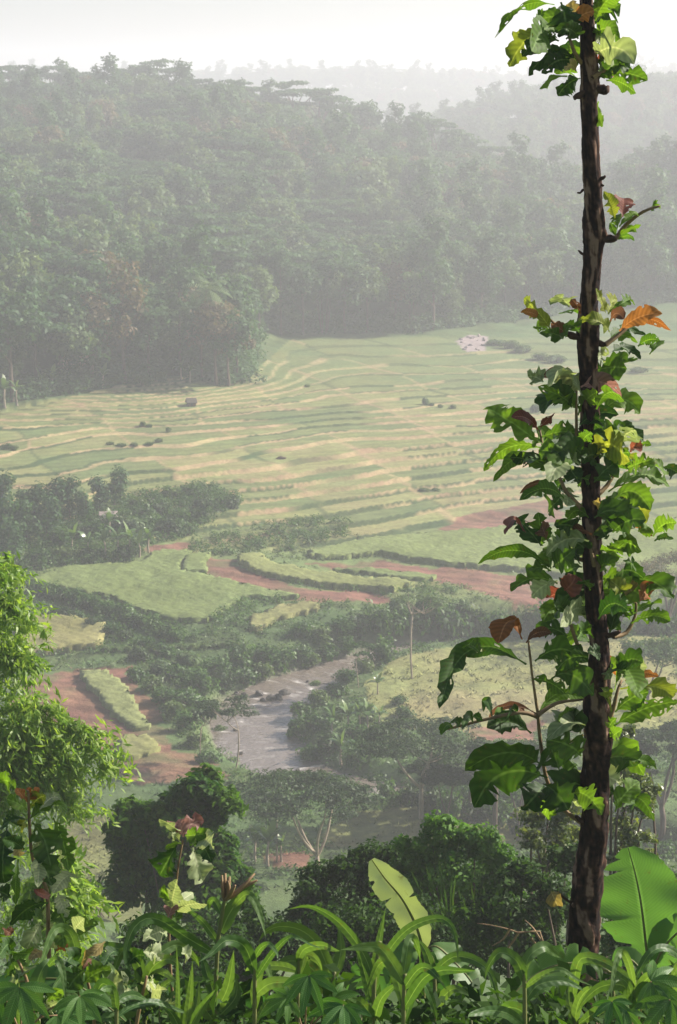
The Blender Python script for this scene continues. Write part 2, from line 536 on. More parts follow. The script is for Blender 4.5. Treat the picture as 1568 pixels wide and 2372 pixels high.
GLADE2 = gpoly([(140, 1900), (260, 1880), (330, 2000), (330, 2130), (60, 2140), (120, 1980)])
SCAR = gpoly([(1055, 790), (1085, 775), (1130, 778), (1125, 812), (1080, 815)])

HAY = np.array((0.29, 0.25, 0.12))
GRN = np.array((0.115, 0.15, 0.055))
YGR = np.array((0.21, 0.22, 0.08))
TAN = np.array((0.34, 0.255, 0.135))
EARTH = np.array((0.215, 0.112, 0.074))
WILD = np.array((0.055, 0.085, 0.030))
DARK = np.array((0.035, 0.058, 0.022))


def cover(x, y, z, r, tm, rd):
    """Base colour of the ground cover: wild grass, rice stubble, dry terrace banks, bare red soil."""
    n1 = fbm(x / 7, y / 7, 41, 3); n2 = fbm(x / 2.2, y / 2.2, 51, 2); n3 = fbm(x / 22, y / 22, 61, 2)
    c = WILD[None] * (1 - n1[:, None]) + (WILD * 1.9)[None] * n1[:, None]
    lvl = np.round(np.interp(z, TZ, TP) - 0.05 * r).astype(int)
    cell = np.floor((x * 0.8 + y * 0.35 + 6 * n3) / 11).astype(int)
    hsh = hash2(lvl, cell, 77)
    pad = GRN[None] * (1 - hsh[:, None]) + YGR[None] * hsh[:, None]
    strip = 0.5 + 0.5 * np.sin((y - 0.42 * x) * 2.6 + 5 * n3)
    pad = pad * (0.90 + 0.2 * strip[:, None]) * (0.82 + 0.36 * n2[:, None])
    mixh = smooth(0.52, 0.70, n1 * 0.6 + hsh * 0.4)[:, None] * 0.38
    pad = pad * (1 - mixh) + HAY[None] * mixh
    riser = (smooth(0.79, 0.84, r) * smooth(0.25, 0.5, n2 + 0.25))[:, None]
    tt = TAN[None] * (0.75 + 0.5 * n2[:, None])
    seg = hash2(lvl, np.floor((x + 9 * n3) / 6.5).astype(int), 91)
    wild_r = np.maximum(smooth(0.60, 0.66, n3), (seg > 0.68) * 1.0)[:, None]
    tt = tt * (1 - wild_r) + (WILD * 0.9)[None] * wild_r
    far = smooth(255, 290, y)[:, None]
    pad = pad * (1 - far) + far * (GRN[None] * 1.05 * (0.85 + 0.3 * n2[:, None]) * (1 - 0.35 * hsh[:, None]) + YGR[None] * 0.35 * hsh[:, None])
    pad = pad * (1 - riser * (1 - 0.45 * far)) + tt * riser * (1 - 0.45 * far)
    cw_ = (x * 0.8 + y * 0.35 + 6 * n3) / 11; cw_ = np.abs(cw_ - np.round(cw_)) * 11
    cb = ((1 - smooth(0.2, 0.5, cw_)) * (hsh > 0.45) * 0.75)[:, None]
    pad = pad * (1 - cb) + tt * cb
    tmx = smooth(0.3, 0.8, tm)[:, None]
    c = c * (1 - tmx) + pad * tmx
    # valley floor this side of the terraces
    vf = (smooth(176, 186, y) * (1 - smooth(196, 203, y)))[:, None]
    fl = YGR[None] * 0.75 * (0.7 + 0.6 * n2[:, None]) * (1 - 0.6 * smooth(0.4, 0.6, n1)[:, None]) + WILD[None] * 1.4 * smooth(0.4, 0.6, n1)[:, None]
    c = c * (1 - vf) + fl * vf
    m = in_poly(x, y, MEADOW)
    md = YGR[None] * (0.75 + 0.5 * n2[:, None]); k = smooth(0.42, 0.62, n1)[:, None]
    md = md * (1 - 0.45 * k) + HAY[None] * 0.45 * k
    c[m] = md[m]
    for gp, f in ((GLADE, 0.62), (GLADE2, 0.6)):
        m = in_poly(x, y, gp)
        c[m] = (YGR[None] * f * (0.7 + 0.6 * n2[:, None]))[m]
    for sp in SOIL:
        m = in_poly(x + (n2 - 0.5) * 2.6, y + (n1 - 0.5) * 4 + (n2 - 0.5) * 2.5, sp)
        e = EARTH[None] * (0.62 + 0.7 * n2[:, None]) * (0.9 + 0.2 * np.sin(y * 3.1 + x * 0.9 + 4 * n1))[:, None]
        g = smooth(0.55, 0.7, n1 * 0.6 + n2 * 0.4)[:, None] * 0.6
        c[m] = (e * (1 - g) + WILD[None] * 1.5 * g)[m]
    m = in_poly(x, y, SCAR)
    c[m] = np.array((0.30, 0.24, 0.235))
    hm = y > np.interp(x, [-160, -60, -43, -29, -20, -13, -8, 0, 15, 22, 45, 70, 120], [230, 246, 254, 268, 276, 277, 322, 324, 328, 345, 356, 366, 380])
    c[hm] = (WILD[None] * (0.7 + n2[:, None]))[hm]
    b = smooth(3.4, 1.2, rd)[:, None] if False else (1 - smooth(0.4, 1.6, rd))[:, None]
    c = c * (1 - b) + np.array((0.15, 0.13, 0.11))[None] * b
    return np.clip(c, 0.01, 0.8)


def build_ground():
    rows = np.concatenate([np.arange(-150, -10, 10), np.arange(-10, 120, 1.6), np.arange(120, 205, 0.5), np.arange(205, 300, 0.42),
                           np.arange(300, 345, 0.7), np.arange(345, 640, 5), np.arange(640, 1000, 20), np.arange(1000, 2600, 60)])
    nc = 330
    t = np.linspace(-1, 1, nc)
    ext = np.array([0, 0.03, 0.08, 0.16, 0.3, 0.55, 1.0])
    X = []; Yg = []
    for y in rows:
        hw = 0.17 * max(y, 12) * 1.28 + 4
        inner = t * hw
        outer = hw + ext[1:] * (2400 - hw)
        X.append(np.concatenate([-outer[::-1], inner, outer])); Yg.append(np.full(nc + 12, y))
    X = np.array(X); Yg = np.array(Yg)
    z, r, tm, rd = T_full(X.ravel(), Yg.ravel())
    x = X.ravel(); y = Yg.ravel()
    z = z + 0.10 * (fbm(x * 0.9, y * 0.9, 90, 2) - 0.5) * (y < 345)
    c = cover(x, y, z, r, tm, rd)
    R, Cn = X.shape
    ii = np.arange(R - 1)[:, None] * Cn + np.arange(Cn - 1)[None]
    F = np.stack([ii, ii + 1, ii + 1 + Cn, ii + Cn], -1).reshape(-1, 4)
    me = npmesh('ground', np.stack([x, y, z], 1), F, smooth_=True, col=c)
    o = link('ground', me, M['ground'])
    tag(o, 'terraced valley floor and grassy slopes under the whole scene', None, None, 'structure')
    return o


GROUND = build_ground()


# ---- the stream
def water_mat():
    m, n, l = mat_new('river_water')
    out = n.new('ShaderNodeOutputMaterial')
    p = n.new('ShaderNodeBsdfPrincipled')
    p.inputs['Roughness'].default_value = 0.22
    tc = n.new('ShaderNodeTexCoord')
    uv = n.new('ShaderNodeUVMap'); uv.uv_map = 'UVMap'
    mp = n.new('ShaderNodeMapping'); mp.inputs['Scale'].default_value = (0.8, 1.3, 1)
    l.new(uv.outputs[0], mp.inputs['Vector'])
    a = n.new('ShaderNodeTexNoise'); a.inputs['Scale'].default_value = 0.8; a.inputs['Detail'].default_value = 4; a.inputs['Roughness'].default_value = 0.55
    a.inputs['Distortion'].default_value = 0.15
    l.new(mp.outputs[0], a.inputs['Vector'])
    b = n.new('ShaderNodeTexNoise'); b.inputs['Scale'].default_value = 2.6; b.inputs['Detail'].default_value = 4
    l.new(tc.outputs['Object'], b.inputs['Vector'])
    cr = n.new('ShaderNodeValToRGB')
    cr.color_ramp.elements[0].position = 0.50; cr.color_ramp.elements[0].color = (0.165, 0.135, 0.112, 1)
    cr.color_ramp.elements[1].position = 0.76; cr.color_ramp.elements[1].color = (0.70, 0.66, 0.62, 1)
    e = cr.color_ramp.elements.new(0.63); e.color = (0.205, 0.178, 0.158, 1)
    l.new(a.outputs['Fac'], cr.inputs['Fac']); l.new(cr.outputs['Color'], p.inputs['Base Color'])
    rr = n.new('ShaderNodeMapRange'); rr.inputs['From Min'].default_value = 0.55; rr.inputs['From Max'].default_value = 0.7
    rr.inputs['To Min'].default_value = 0.18; rr.inputs['To Max'].default_value = 0.7
    l.new(a.outputs['Fac'], rr.inputs['Value']); l.new(rr.outputs[0], p.inputs['Roughness'])
    ad = n.new('ShaderNodeMath'); ad.operation = 'ADD'; l.new(a.outputs['Fac'], ad.inputs[0]); l.new(b.outputs['Fac'], ad.inputs[1])
    bp = n.new('ShaderNodeBump'); bp.inputs['Strength'].default_value = 0.4; bp.inputs['Distance'].default_value = 0.25
    l.new(ad.outputs[0], bp.inputs['Height']); l.new(bp.outputs[0], p.inputs['Normal'])
    l.new(p.outputs[0], out.inputs['Surface'])
    return m


def build_river():
    C, W = resample(RIV, RIV_W, 14)
    nx = 15
    V = []; UV = []
    acc = 0
    for i in range(len(C)):
        d = C[min(i + 1, len(C) - 1)] - C[max(i - 1, 0)]
        d = d / np.linalg.norm(d); nrm = np.array([-d[1], d[0]])
        if i: acc += np.linalg.norm(C[i] - C[i - 1])
        for k in range(nx):
            s = (k / (nx - 1) * 2 - 1)
            q = C[i] + nrm * s * (W[i] + 1.0)
            V.append((q[0], q[1], 0.0)); UV.append((s * W[i], acc))
    V = np.array(V)
    V[:, 2] = 0.10 * (fbm(V[:, 0] * 1.1, V[:, 1] * 1.1, 12, 3) - 0.5) * 2
    n = len(C)
    ii = np.arange(n - 1)[:, None] * nx + np.arange(nx - 1)[None]
    F = np.stack([ii, ii + 1, ii + 1 + nx, ii + nx], -1).reshape(-1, 4)
    me = npmesh('river', V, F, smooth_=True)
    uvl = me.uv_layers.new(name='UVMap')
    UV = np.array(UV, np.float32)
    uvl.data.foreach_set('uv', UV[F.ravel()].ravel())
    o = link('river', me, water_mat())
    tag(o, 'silty grey stream with white riffles bending through the valley', None, None, 'structure')


build_river()


# ---- crop plots with real standing height
def plot(name, key, h, label, c1, c2, cell=0.36, rough=0.2):
    P = PLOT[key]
    lo = P.min(0) - cell; hi = P.max(0) + cell
    nx = int((hi[0] - lo[0]) / cell) + 2; ny = int((hi[1] - lo[1]) / cell) + 2
    gx, gy = np.meshgrid(lo[0] + np.arange(nx) * cell, lo[1] + np.arange(ny) * cell)
    ins = in_poly(gx, gy, P)
    keep = ins[:-1, :-1] & ins[1:, :-1] & ins[:-1, 1:] & ins[1:, 1:]
    anyk = (ins[:-1, :-1].astype(int) + ins[1:, :-1] + ins[:-1, 1:] + ins[1:, 1:]) >= 2
    x = gx.copy(); y = gy.copy()
    used = np.zeros_like(ins)
    used[:-1, :-1] |= anyk; used[1:, :-1] |= anyk; used[:-1, 1:] |= anyk; used[1:, 1:] |= anyk
    snap = used & ~ins
    for i, j in zip(*np.nonzero(snap)):
        q = np.array([gx[i, j], gy[i, j]]); best = None; bd = 1e9
        for k in range(len(P)):
            a = P[k]; d = P[(k + 1) % len(P)] - a
            t = np.clip((q - a) @ d / (d @ d + 1e-9), 0, 1); w = a + t * d
            dd = np.hypot(*(q - w))
            if dd < bd: bd = dd; best = w
        x[i, j], y[i, j] = best + (np.random.default_rng(i * 991 + j).random(2) - 0.5) * 0.55
    r = np.random.default_rng(len(key) * 7 + 3)
    zb = T(x, y)
    z = zb + 0.75 * h * (0.8 + 0.4 * fbm(x / 3, y / 3, 15, 2)) + rough * (r.random(x.shape) - 0.5)
    V = [np.stack([x.ravel(), y.ravel(), z.ravel()], 1)]
    idx = np.arange(nx * ny).reshape(ny, nx)
    F = []
    for i, j in zip(*np.nonzero(anyk)):
        F.append((idx[i, j], idx[i, j + 1], idx[i + 1, j + 1], idx[i + 1, j]))
    low = {}
    edges = {}
    for f in F:
        for k in range(4):
            e = (f[k], f[(k + 1) % 4])
            if (e[1], e[0]) in edges: del edges[(e[1], e[0])]
            else: edges[e] = 1
    extra = []
    base = nx * ny
    zr = zb.ravel(); xr = x.ravel(); yr = y.ravel()
    for (a, b) in edges:
        for q in (a, b):
            if q not in low:
                low[q] = base + len(extra); extra.append((xr[q], yr[q], zr[q] - 0.5))
        F.append((b, a, low[a], low[b]))
    V.append(np.array(extra))
    V = np.concatenate(V)
    me = npmesh(name, V, np.array(F))
    # drop unused vertices
    import bmesh
    bm = bmesh.new(); bm.from_mesh(me)
    bmesh.ops.delete(bm, geom=[v for v in bm.verts if not v.link_faces], context='VERTS')
    bm.to_mesh(me); bm.free()
    o = link(name, me, field_mat(name + '_' + key, False, c1, c2, 0.55))
    tag(o, label, None, None, 'structure')
    return o


G1, G2 = (0.115, 0.165, 0.05), (0.17, 0.205, 0.07)
plot('rice_field', 'big_rice', 0.55, 'large flat green rice field left of the curved terraces', G1, G2)
plot('rice_field', 'small_rice', 0.6, 'small hooked green rice plot beside the bare red soil', G1, G2)
plot('rice_field', 'hook_rice', 0.75, 'long curved rice terrace hooked around the bare red soil', (0.15, 0.185, 0.06), (0.215, 0.225, 0.08))
plot('rice_field', 'thin_rice', 0.5, 'thin green rice strip between two bare red plots', G1, G2)
plot('rice_field', 'upper_rice', 0.7, 'broad rice terrace above the bare red plots', G1, (0.19, 0.22, 0.075))
plot('rice_field', 'pale_rice', 0.7, 'pale yellow rice field below the dark hedge bank', (0.20, 0.205, 0.07), (0.30, 0.265, 0.115))
plot('rice_field', 'strip_rice', 0.55, 'narrow green rice strip on the red bank left of the stream', (0.15, 0.19, 0.07), (0.22, 0.23, 0.09))
plot('rice_field', 'end_rice', 0.5, 'small olive rice plot at the foot of the red bank', (0.16, 0.18, 0.06), (0.22, 0.21, 0.085))
plot('rice_field', 'low_strip', 0.6, 'short sloping grassy strip above the stream bushes', (0.15, 0.18, 0.06), (0.22, 0.20, 0.085))

# ---- haze: even pale air over the whole valley
def build_haze():
    m, n, l = mat_new('haze_air')
    out = n.new('ShaderNodeOutputMaterial')
    v = n.new('ShaderNodeVolumePrincipled')
    v.inputs['Color'].default_value = (0.90, 0.905, 0.955, 1)
    v.inputs['Density'].default_value = HAZE_DENSITY
    v.inputs['Anisotropy'].default_value = 0.25
    l.new(v.outputs[0], out.inputs['Volume'])
    x, y0, y1, z0, z1 = 2450, -170, 2620, -4, 96
    V = [(-x, y0, z0), (x, y0, z0), (x, y1, z0), (-x, y1, z0), (-x, y0, z1), (x, y0, z1), (x, y1, z1), (-x, y1, z1)]
    F = [(0, 3, 2, 1), (4, 5, 6, 7), (0, 1, 5, 4), (1, 2, 6, 5), (2, 3, 7, 6), (3, 0, 4, 7)]
    me = bpy.data.meshes.new('haze'); me.from_pydata(V, [], F); me.update()
    o = link('haze', me, m)
    tag(o, 'pale morning haze filling the valley air', None, None, 'stuff')


build_haze()

# ------------------------------------------------------------------ foliage
def unit(a):
    return a / (np.linalg.norm(a, axis=-1, keepdims=True) + 1e-9)


def leaf_quads(P, N, L, W, r, axis=None, fold=0.12):
    """One folded rhombic blade per point; returns V, F, var."""
    n = len(P)
    N = unit(N)
    a = r.normal(size=(n, 3)) if axis is None else axis + 0.35 * r.normal(size=(n, 3))
    a = unit(a - N * (a * N).sum(1, keepdims=True))
    b = np.cross(N, a)
    L = np.asarray(L)[:, None]; W = np.asarray(W)[:, None]
    V = np.stack([P - a * L * 0.5, P + b * W * 0.5 + N * L * fold, P + a * L * 0.5 - N * L * fold * 0.6, P - b * W * 0.5 + N * L * fold], 1).reshape(-1, 3)
    F = np.arange(4 * n).reshape(n, 4)
    var = np.repeat(r.random(n), 4)
    return V, F, var


def clump_points(clumps, r, shell=0.55, up=0.5):
    """clumps: (centre, (rx,ry,rz), n). Points thick towards the outside of each clump, blades facing out and up."""
    P = []; N = []; K = []
    for i, (c, rad, n) in enumerate(clumps):
        d = unit(r.normal(size=(n, 3)))
        q = (shell + (1 - shell) * r.random(n) ** 0.6)[:, None]
        lump = 1 + 0.28 * np.sin(d[:, :1] * 5 + i) * np.cos(d[:, 1:2] * 4 - i) + 0.1 * r.normal(size=(n, 1))
        P.append(np.asarray(c) + d * q * lump * np.asarray(rad))
        N.append(d * 0.8 + np.array([0, 0, up]) + 0.55 * r.normal(size=(n, 3)))
        K.append(np.full(n, r.random()))
    return np.concatenate(P), np.concatenate(N), np.concatenate(K)


def crown_mesh(name, clumps, size, seed, aspect=0.55, shell=0.55, up=0.5, twigs=None):
    r = np.random.default_rng(seed)
    P, N, K = clump_points(clumps, r, shell, up)
    L = size * (0.65 + 0.7 * r.random(len(P)))
    V, F, var = leaf_quads(P, N, L, L * aspect, r)
    var = 0.55 * var + 0.45 * np.repeat(K, 4)
    return npmesh(name, V, F, var)


def branch_mesh(name, paths, sides=6):
    t = Tubes()
    for k, (pts, rad) in enumerate(paths):
        t.add(pts, rad, sides, 0.12, k)
    return t.mesh(name)


def bend(a, b, n=5, sag=0.1, seed=0):
    r = np.random.default_rng(seed)
    a = np.asarray(a, float); b = np.asarray(b, float)
    L = np.linalg.norm(b - a)
    off = r.normal(size=3) * sag * L
    return [a + (b - a) * t + off * math.sin(math.pi * t) for t in np.linspace(0, 1, n)]


def make_tree_meshes(kind, seed):
    """Returns (trunk mesh, crown mesh); trees stand on the origin, roughly life size."""
    r = np.random.default_rng(seed)
    if kind == 'round':
        H = 12; cl = []
        for k in range(15):
            a = r.random() * 6.28; q = 2.6 * r.random() ** 0.5; z = 5.5 + 5.5 * r.random()
            q *= 1.0 if z < 9.5 else 0.6
            s = 1.2 + 0.9 * r.random()
            cl.append(((q * math.cos(a), q * math.sin(a), z), (s, s, s * 0.8), 120))
        cr = crown_mesh('crown', cl, 0.72, seed)
        ps = [(bend((0, 0, -0.8), (0, 0, 8), 6, 0.03, seed), np.linspace(0.28, 0.10, 6))]
        ps += [(bend((0, 0, 4 + k * 0.7), c[0], 4, 0.05, k), np.linspace(0.12, 0.04, 4)) for k, c in enumerate(cl[:6])]
    elif kind == 'tall':
        H = 16; cl = []
        for k in range(17):
            z = 5 + 10.5 * (k + r.random()) / 17
            q = (2.0 if z < 12 else 1.3) * r.random() ** 0.5; a = r.random() * 6.28
            s = 0.9 + 0.7 * r.random()
            cl.append(((q * math.cos(a), q * math.sin(a), z), (s * 1.1, s * 1.1, s * 0.75), 62))
        cr = crown_mesh('crown', cl, 0.7, seed)
        ps = [(bend((0, 0, -0.8), (0.2, 0, 14), 8, 0.02, seed), np.linspace(0.26, 0.07, 8))]
        ps += [(bend((0.1, 0, c[0][2] - 1.0), c[0], 4, 0.05, k), np.linspace(0.09, 0.03, 4)) for k, c in enumerate(cl[:9])]
    elif kind == 'flat':
        cl = []; ps = []
        z0 = 5.2
        ps.append((bend((0, 0, -0.8), (0.2, 0, z0), 5, 0.04, seed), np.linspace(0.30, 0.2, 5)))
        for k in range(7):
            a = k * 0.9 + r.random() * 0.5; q = 2.2 + 2.6 * r.random(); z = 9.4 + 1.7 * r.random() - 0.16 * q
            c = (q * math.cos(a), q * math.sin(a), z)
            ps.append((bend((0.2, 0, z0 - 0.2), c, 6, 0.08, seed + k), np.linspace(0.16, 0.04, 6)))
            cl.append((c, (1.7, 1.7, 0.34), 95))
            for j in range(2):
                d = (c[0] + r.normal() * 1.2, c[1] + r.normal() * 1.2, z - 0.6 + 1.1 * r.random())
                cl.append((d, (1.2, 1.2, 0.26), 55))
                ps.append((bend(c, d, 3, 0.1, k + j), np.linspace(0.05, 0.02, 3)))
        cl.append(((0, 0, 10.9), (2.0, 2.0, 0.35), 100))
        cr = crown_mesh('crown', cl, 0.62, seed, up=1.2)
    elif kind == 'plume':                       # bamboo-like sprays
        cl = []; ps = []
        for k in range(11):
            a = r.random() * 6.28; q = 1.2 + 2.4 * r.random(); h = 8 + 4.5 * r.random()
            b = (0.5 * math.cos(a), 0.5 * math.sin(a), -0.5); m = (0.45 * q * math.cos(a), 0.45 * q * math.sin(a), h * 0.7); e = (q * math.cos(a), q * math.sin(a), h - 0.9)
            ps.append(([np.array(b), np.array(m), np.array(((m[0] + e[0]) / 2, (m[1] + e[1]) / 2, h)), np.array(e)], [0.07, 0.06, 0.04, 0.02]))
            for t in (0.3, 0.55, 0.8, 1.0):
                c = np.array(m) * (1 - t) + np.array(e) * t; c[2] = h * (0.62 + 0.34 * t) if t < 0.9 else e[2]
                cl.append((c, (0.85, 0.85, 0.75), 34))
        cr = crown_mesh('crown', cl, 0.75, seed, aspect=0.35, up=0.2)
    elif kind == 'palm':
        ps = [(bend((0, 0, -0.5), (0.6, 0.2, 10.5), 7, 0.02, seed), np.linspace(0.2, 0.13, 7))]
        V = []; F = []; n0 = 0; var = []
        for k in range(17):
            a = k * 2.4; el = math.radians(62 - k * 6.2)
            pts = [np.array((0.6, 0.2, 10.5))]
            d = np.array((math.cos(a) * math.cos(el), math.sin(a) * math.cos(el), math.sin(el)))
            for i in range(7):
                pts.append(pts[-1] + d * 0.5); d = unit(d + np.array((0, 0, -0.2)))
            pts = np.array(pts)
            for i in range(1, len(pts)):
                t = unit(pts[i] - pts[i - 1]); s = unit(np.cross(t, (0, 0, 1)))
                for sg in (-1, 1):
                    for j in range(2):
                        p = pts[i - 1] + (pts[i] - pts[i - 1]) * (j * 0.5)
                        w = 0.85 * math.sin(math.pi * min(1, (i + j * 0.5) / 8.3)) + 0.15
                        tip = p + s * sg * w + t * 0.35 * w + np.array((0, 0, -0.35 * w))
                        V += [p, p + t * 0.14, tip, tip - t * 0.04]; F.append((n0, n0 + 1, n0 + 2, n0 + 3)); n0 += 4
                        var += [r.random()] * 4
        cr = npmesh('crown', np.array(V), np.array(F), np.array(var))
    elif kind == 'ball':                        # small dense orchard tree
        cl = [((0.55 * math.cos(a), 0.55 * math.sin(a), z), (0.75, 0.75, 0.75), 75) for a, z in zip(r.random(9) * 6.28, 1.2 + 2.0 * np.linspace(0, 1, 9))]
        cr = crown_mesh('crown', cl, 0.36, seed)
        ps = [(bend((0, 0, -0.4), (0, 0, 2.6), 4, 0.02, seed), np.linspace(0.1, 0.04, 4))]
    return branch_mesh('trunk', ps), cr


KINDS = {}
for nm, kd, sd, mt in (('round', 'round', 1, 'forest'), ('round_pale', 'round', 2, 'forest_pale'), ('round_rust', 'round', 3, 'forest_rust'),
                       ('tall', 'tall', 4, 'forest'), ('tall_rust', 'tall', 5, 'forest_rust'), ('flat', 'flat', 6, 'forest'), ('flat_b', 'flat', 16, 'forest'),
                       ('plume', 'plume', 7, 'forest_pale'), ('palm', 'palm', 8, 'forest_pale'), ('ball', 'ball', 9, 'forest')):
    tk, cw = make_tree_meshes(kd, sd)
    tk.materials.append(M['bark']); cw.materials.append(M[mt])
    KINDS[nm] = (tk, cw)


def put_tree(kind, name, x, y, s, label, cat, group=None, rz=None, sz=1.0, z=None):
    tk, cw = KINDS[kind]
    h = float(T(x, y)) if z is None else z
    e = empty(name, (x, y, h), random.random() * 6.28 if rz is None else rz, (s, s, s * sz))
    link('trunk', tk, None, e); link('crown', cw, None, e)
    return tag(e, label, cat, group)


def ordinal(n):
    w = ['first', 'second', 'third', 'fourth', 'fifth', 'sixth', 'seventh', 'eighth', 'ninth', 'tenth', 'eleventh', 'twelfth', 'thirteenth',
         'fourteenth', 'fifteenth', 'sixteenth', 'seventeenth', 'eighteenth', 'nineteenth', 'twentieth']
    if n < 20: return w[n]
    t = {2: 'twenty', 3: 'thirty', 4: 'forty'}[(n + 1) // 10]; u = (n + 1) % 10
    return t + '-' + w[u - 1] if u else {20: 'twentieth', 30: 'thirtieth', 40: 'fortieth'}[n + 1]


random.seed(5)
# ---- trees on the ridge line, told apart against the sky (u, v of the crown top, kind)
CREST = [(15, 152, 'flat'), (60, 150, 'flat_b'), (118, 152, 'flat'), (165, 160, 'round'), (205, 166, 'flat_b'), (262, 158, 'flat'), (318, 150, 'flat_b'),
         (378, 137, 'flat'), (432, 176, 'round'), (478, 182, 'flat_b'), (530, 184, 'flat'), (575, 200, 'flat_b'), (630, 212, 'round'), (690, 186, 'flat'),
         (745, 212, 'flat_b'), (790, 224, 'flat'), (845, 234, 'round'), (915, 234, 'tall'), (965, 258, 'round'), (1010, 274, 'flat_b'), (1060, 300, 'round'),
         (1110, 322, 'flat'), (1160, 360, 'round')]
crest_roots = []
for k, (u, v, kd) in enumerate(CREST):
    Yc = 548 - 0.02 * u
    top = at(u, v, Yc)
    g = float(T(top[0], Yc))
    hgt = {'flat': 11.3, 'flat_b': 11.3, 'round': 11.5, 'tall': 16.0}[kd]
    s = max(0.8, min(1.9, (top[2] - g) / hgt))
    put_tree(kd, 'ridge_tree', top[0], Yc, s, 'hazy tree standing up from the wooded ridge crest, %s from the left' % ordinal(k), 'tree', 'trees on the ridge crest', z=min(g, top[2] - s * hgt + 0.3))
# ---- trees along the foot of the wood, in front of the dark mass
EDGE = [(25, 940, 'round', 1.25), (80, 915, 'tall', 1.0), (140, 900, 'round', 1.3), (205, 895, 'round_rust', 1.1), (290, 893, 'tall_rust', 1.05), (345, 885, 'round', 0.95),
        (415, 872, 'tall', 0.95), (468, 885, 'palm', 1.2), (500, 897, 'round_rust', 1.0), (530, 900, 'round', 0.9), (545, 890, 'round_rust', 0.75), (548, 868, 'round', 0.9), (555, 840, 'tall', 0.75), (566, 812, 'round', 0.8),
        (600, 795, 'round_pale', 1.0), (650, 780, 'tall', 0.9), (700, 778, 'round', 1.0), (752, 776, 'plume', 0.9), (800, 774, 'round', 1.0), (850, 772, 'round_pale', 0.95),
        (905, 770, 'round_rust', 1.0), (955, 770, 'plume', 0.9), (1005, 766, 'round', 1.0), (1060, 750, 'tall', 0.85), (1115, 744, 'round', 1.0), (1170, 738, 'round_pale', 0.9),
        (1225, 732, 'plume', 0.9), (1285, 725, 'round', 0.95), (1330, 720, 'round', 1.0), (1440, 712, 'round_pale', 0.9), (1510, 706, 'round', 1.0)]
for k, (u, v, kd, s) in enumerate(EDGE):
    g = G(u, v)
    desc = {'round': 'round dark green', 'round_pale': 'round pale green', 'round_rust': 'round rusty-topped', 'tall': 'tall dark', 'tall_rust': 'tall rusty-topped',
            'plume': 'feathery pale', 'palm': 'drooping-frond palm'}[kd]
    wd = '' if kd == 'palm' else ' tree'
    put_tree(kd, 'palm_tree' if kd == 'palm' else 'forest_tree', g[0], g[1] + 1.5, s, '%s%s at the foot of the wooded hill, %s from the left' % (desc, wd, ordinal(k)), 'palm' if kd == 'palm' else 'tree', 'trees along the foot of the wood')


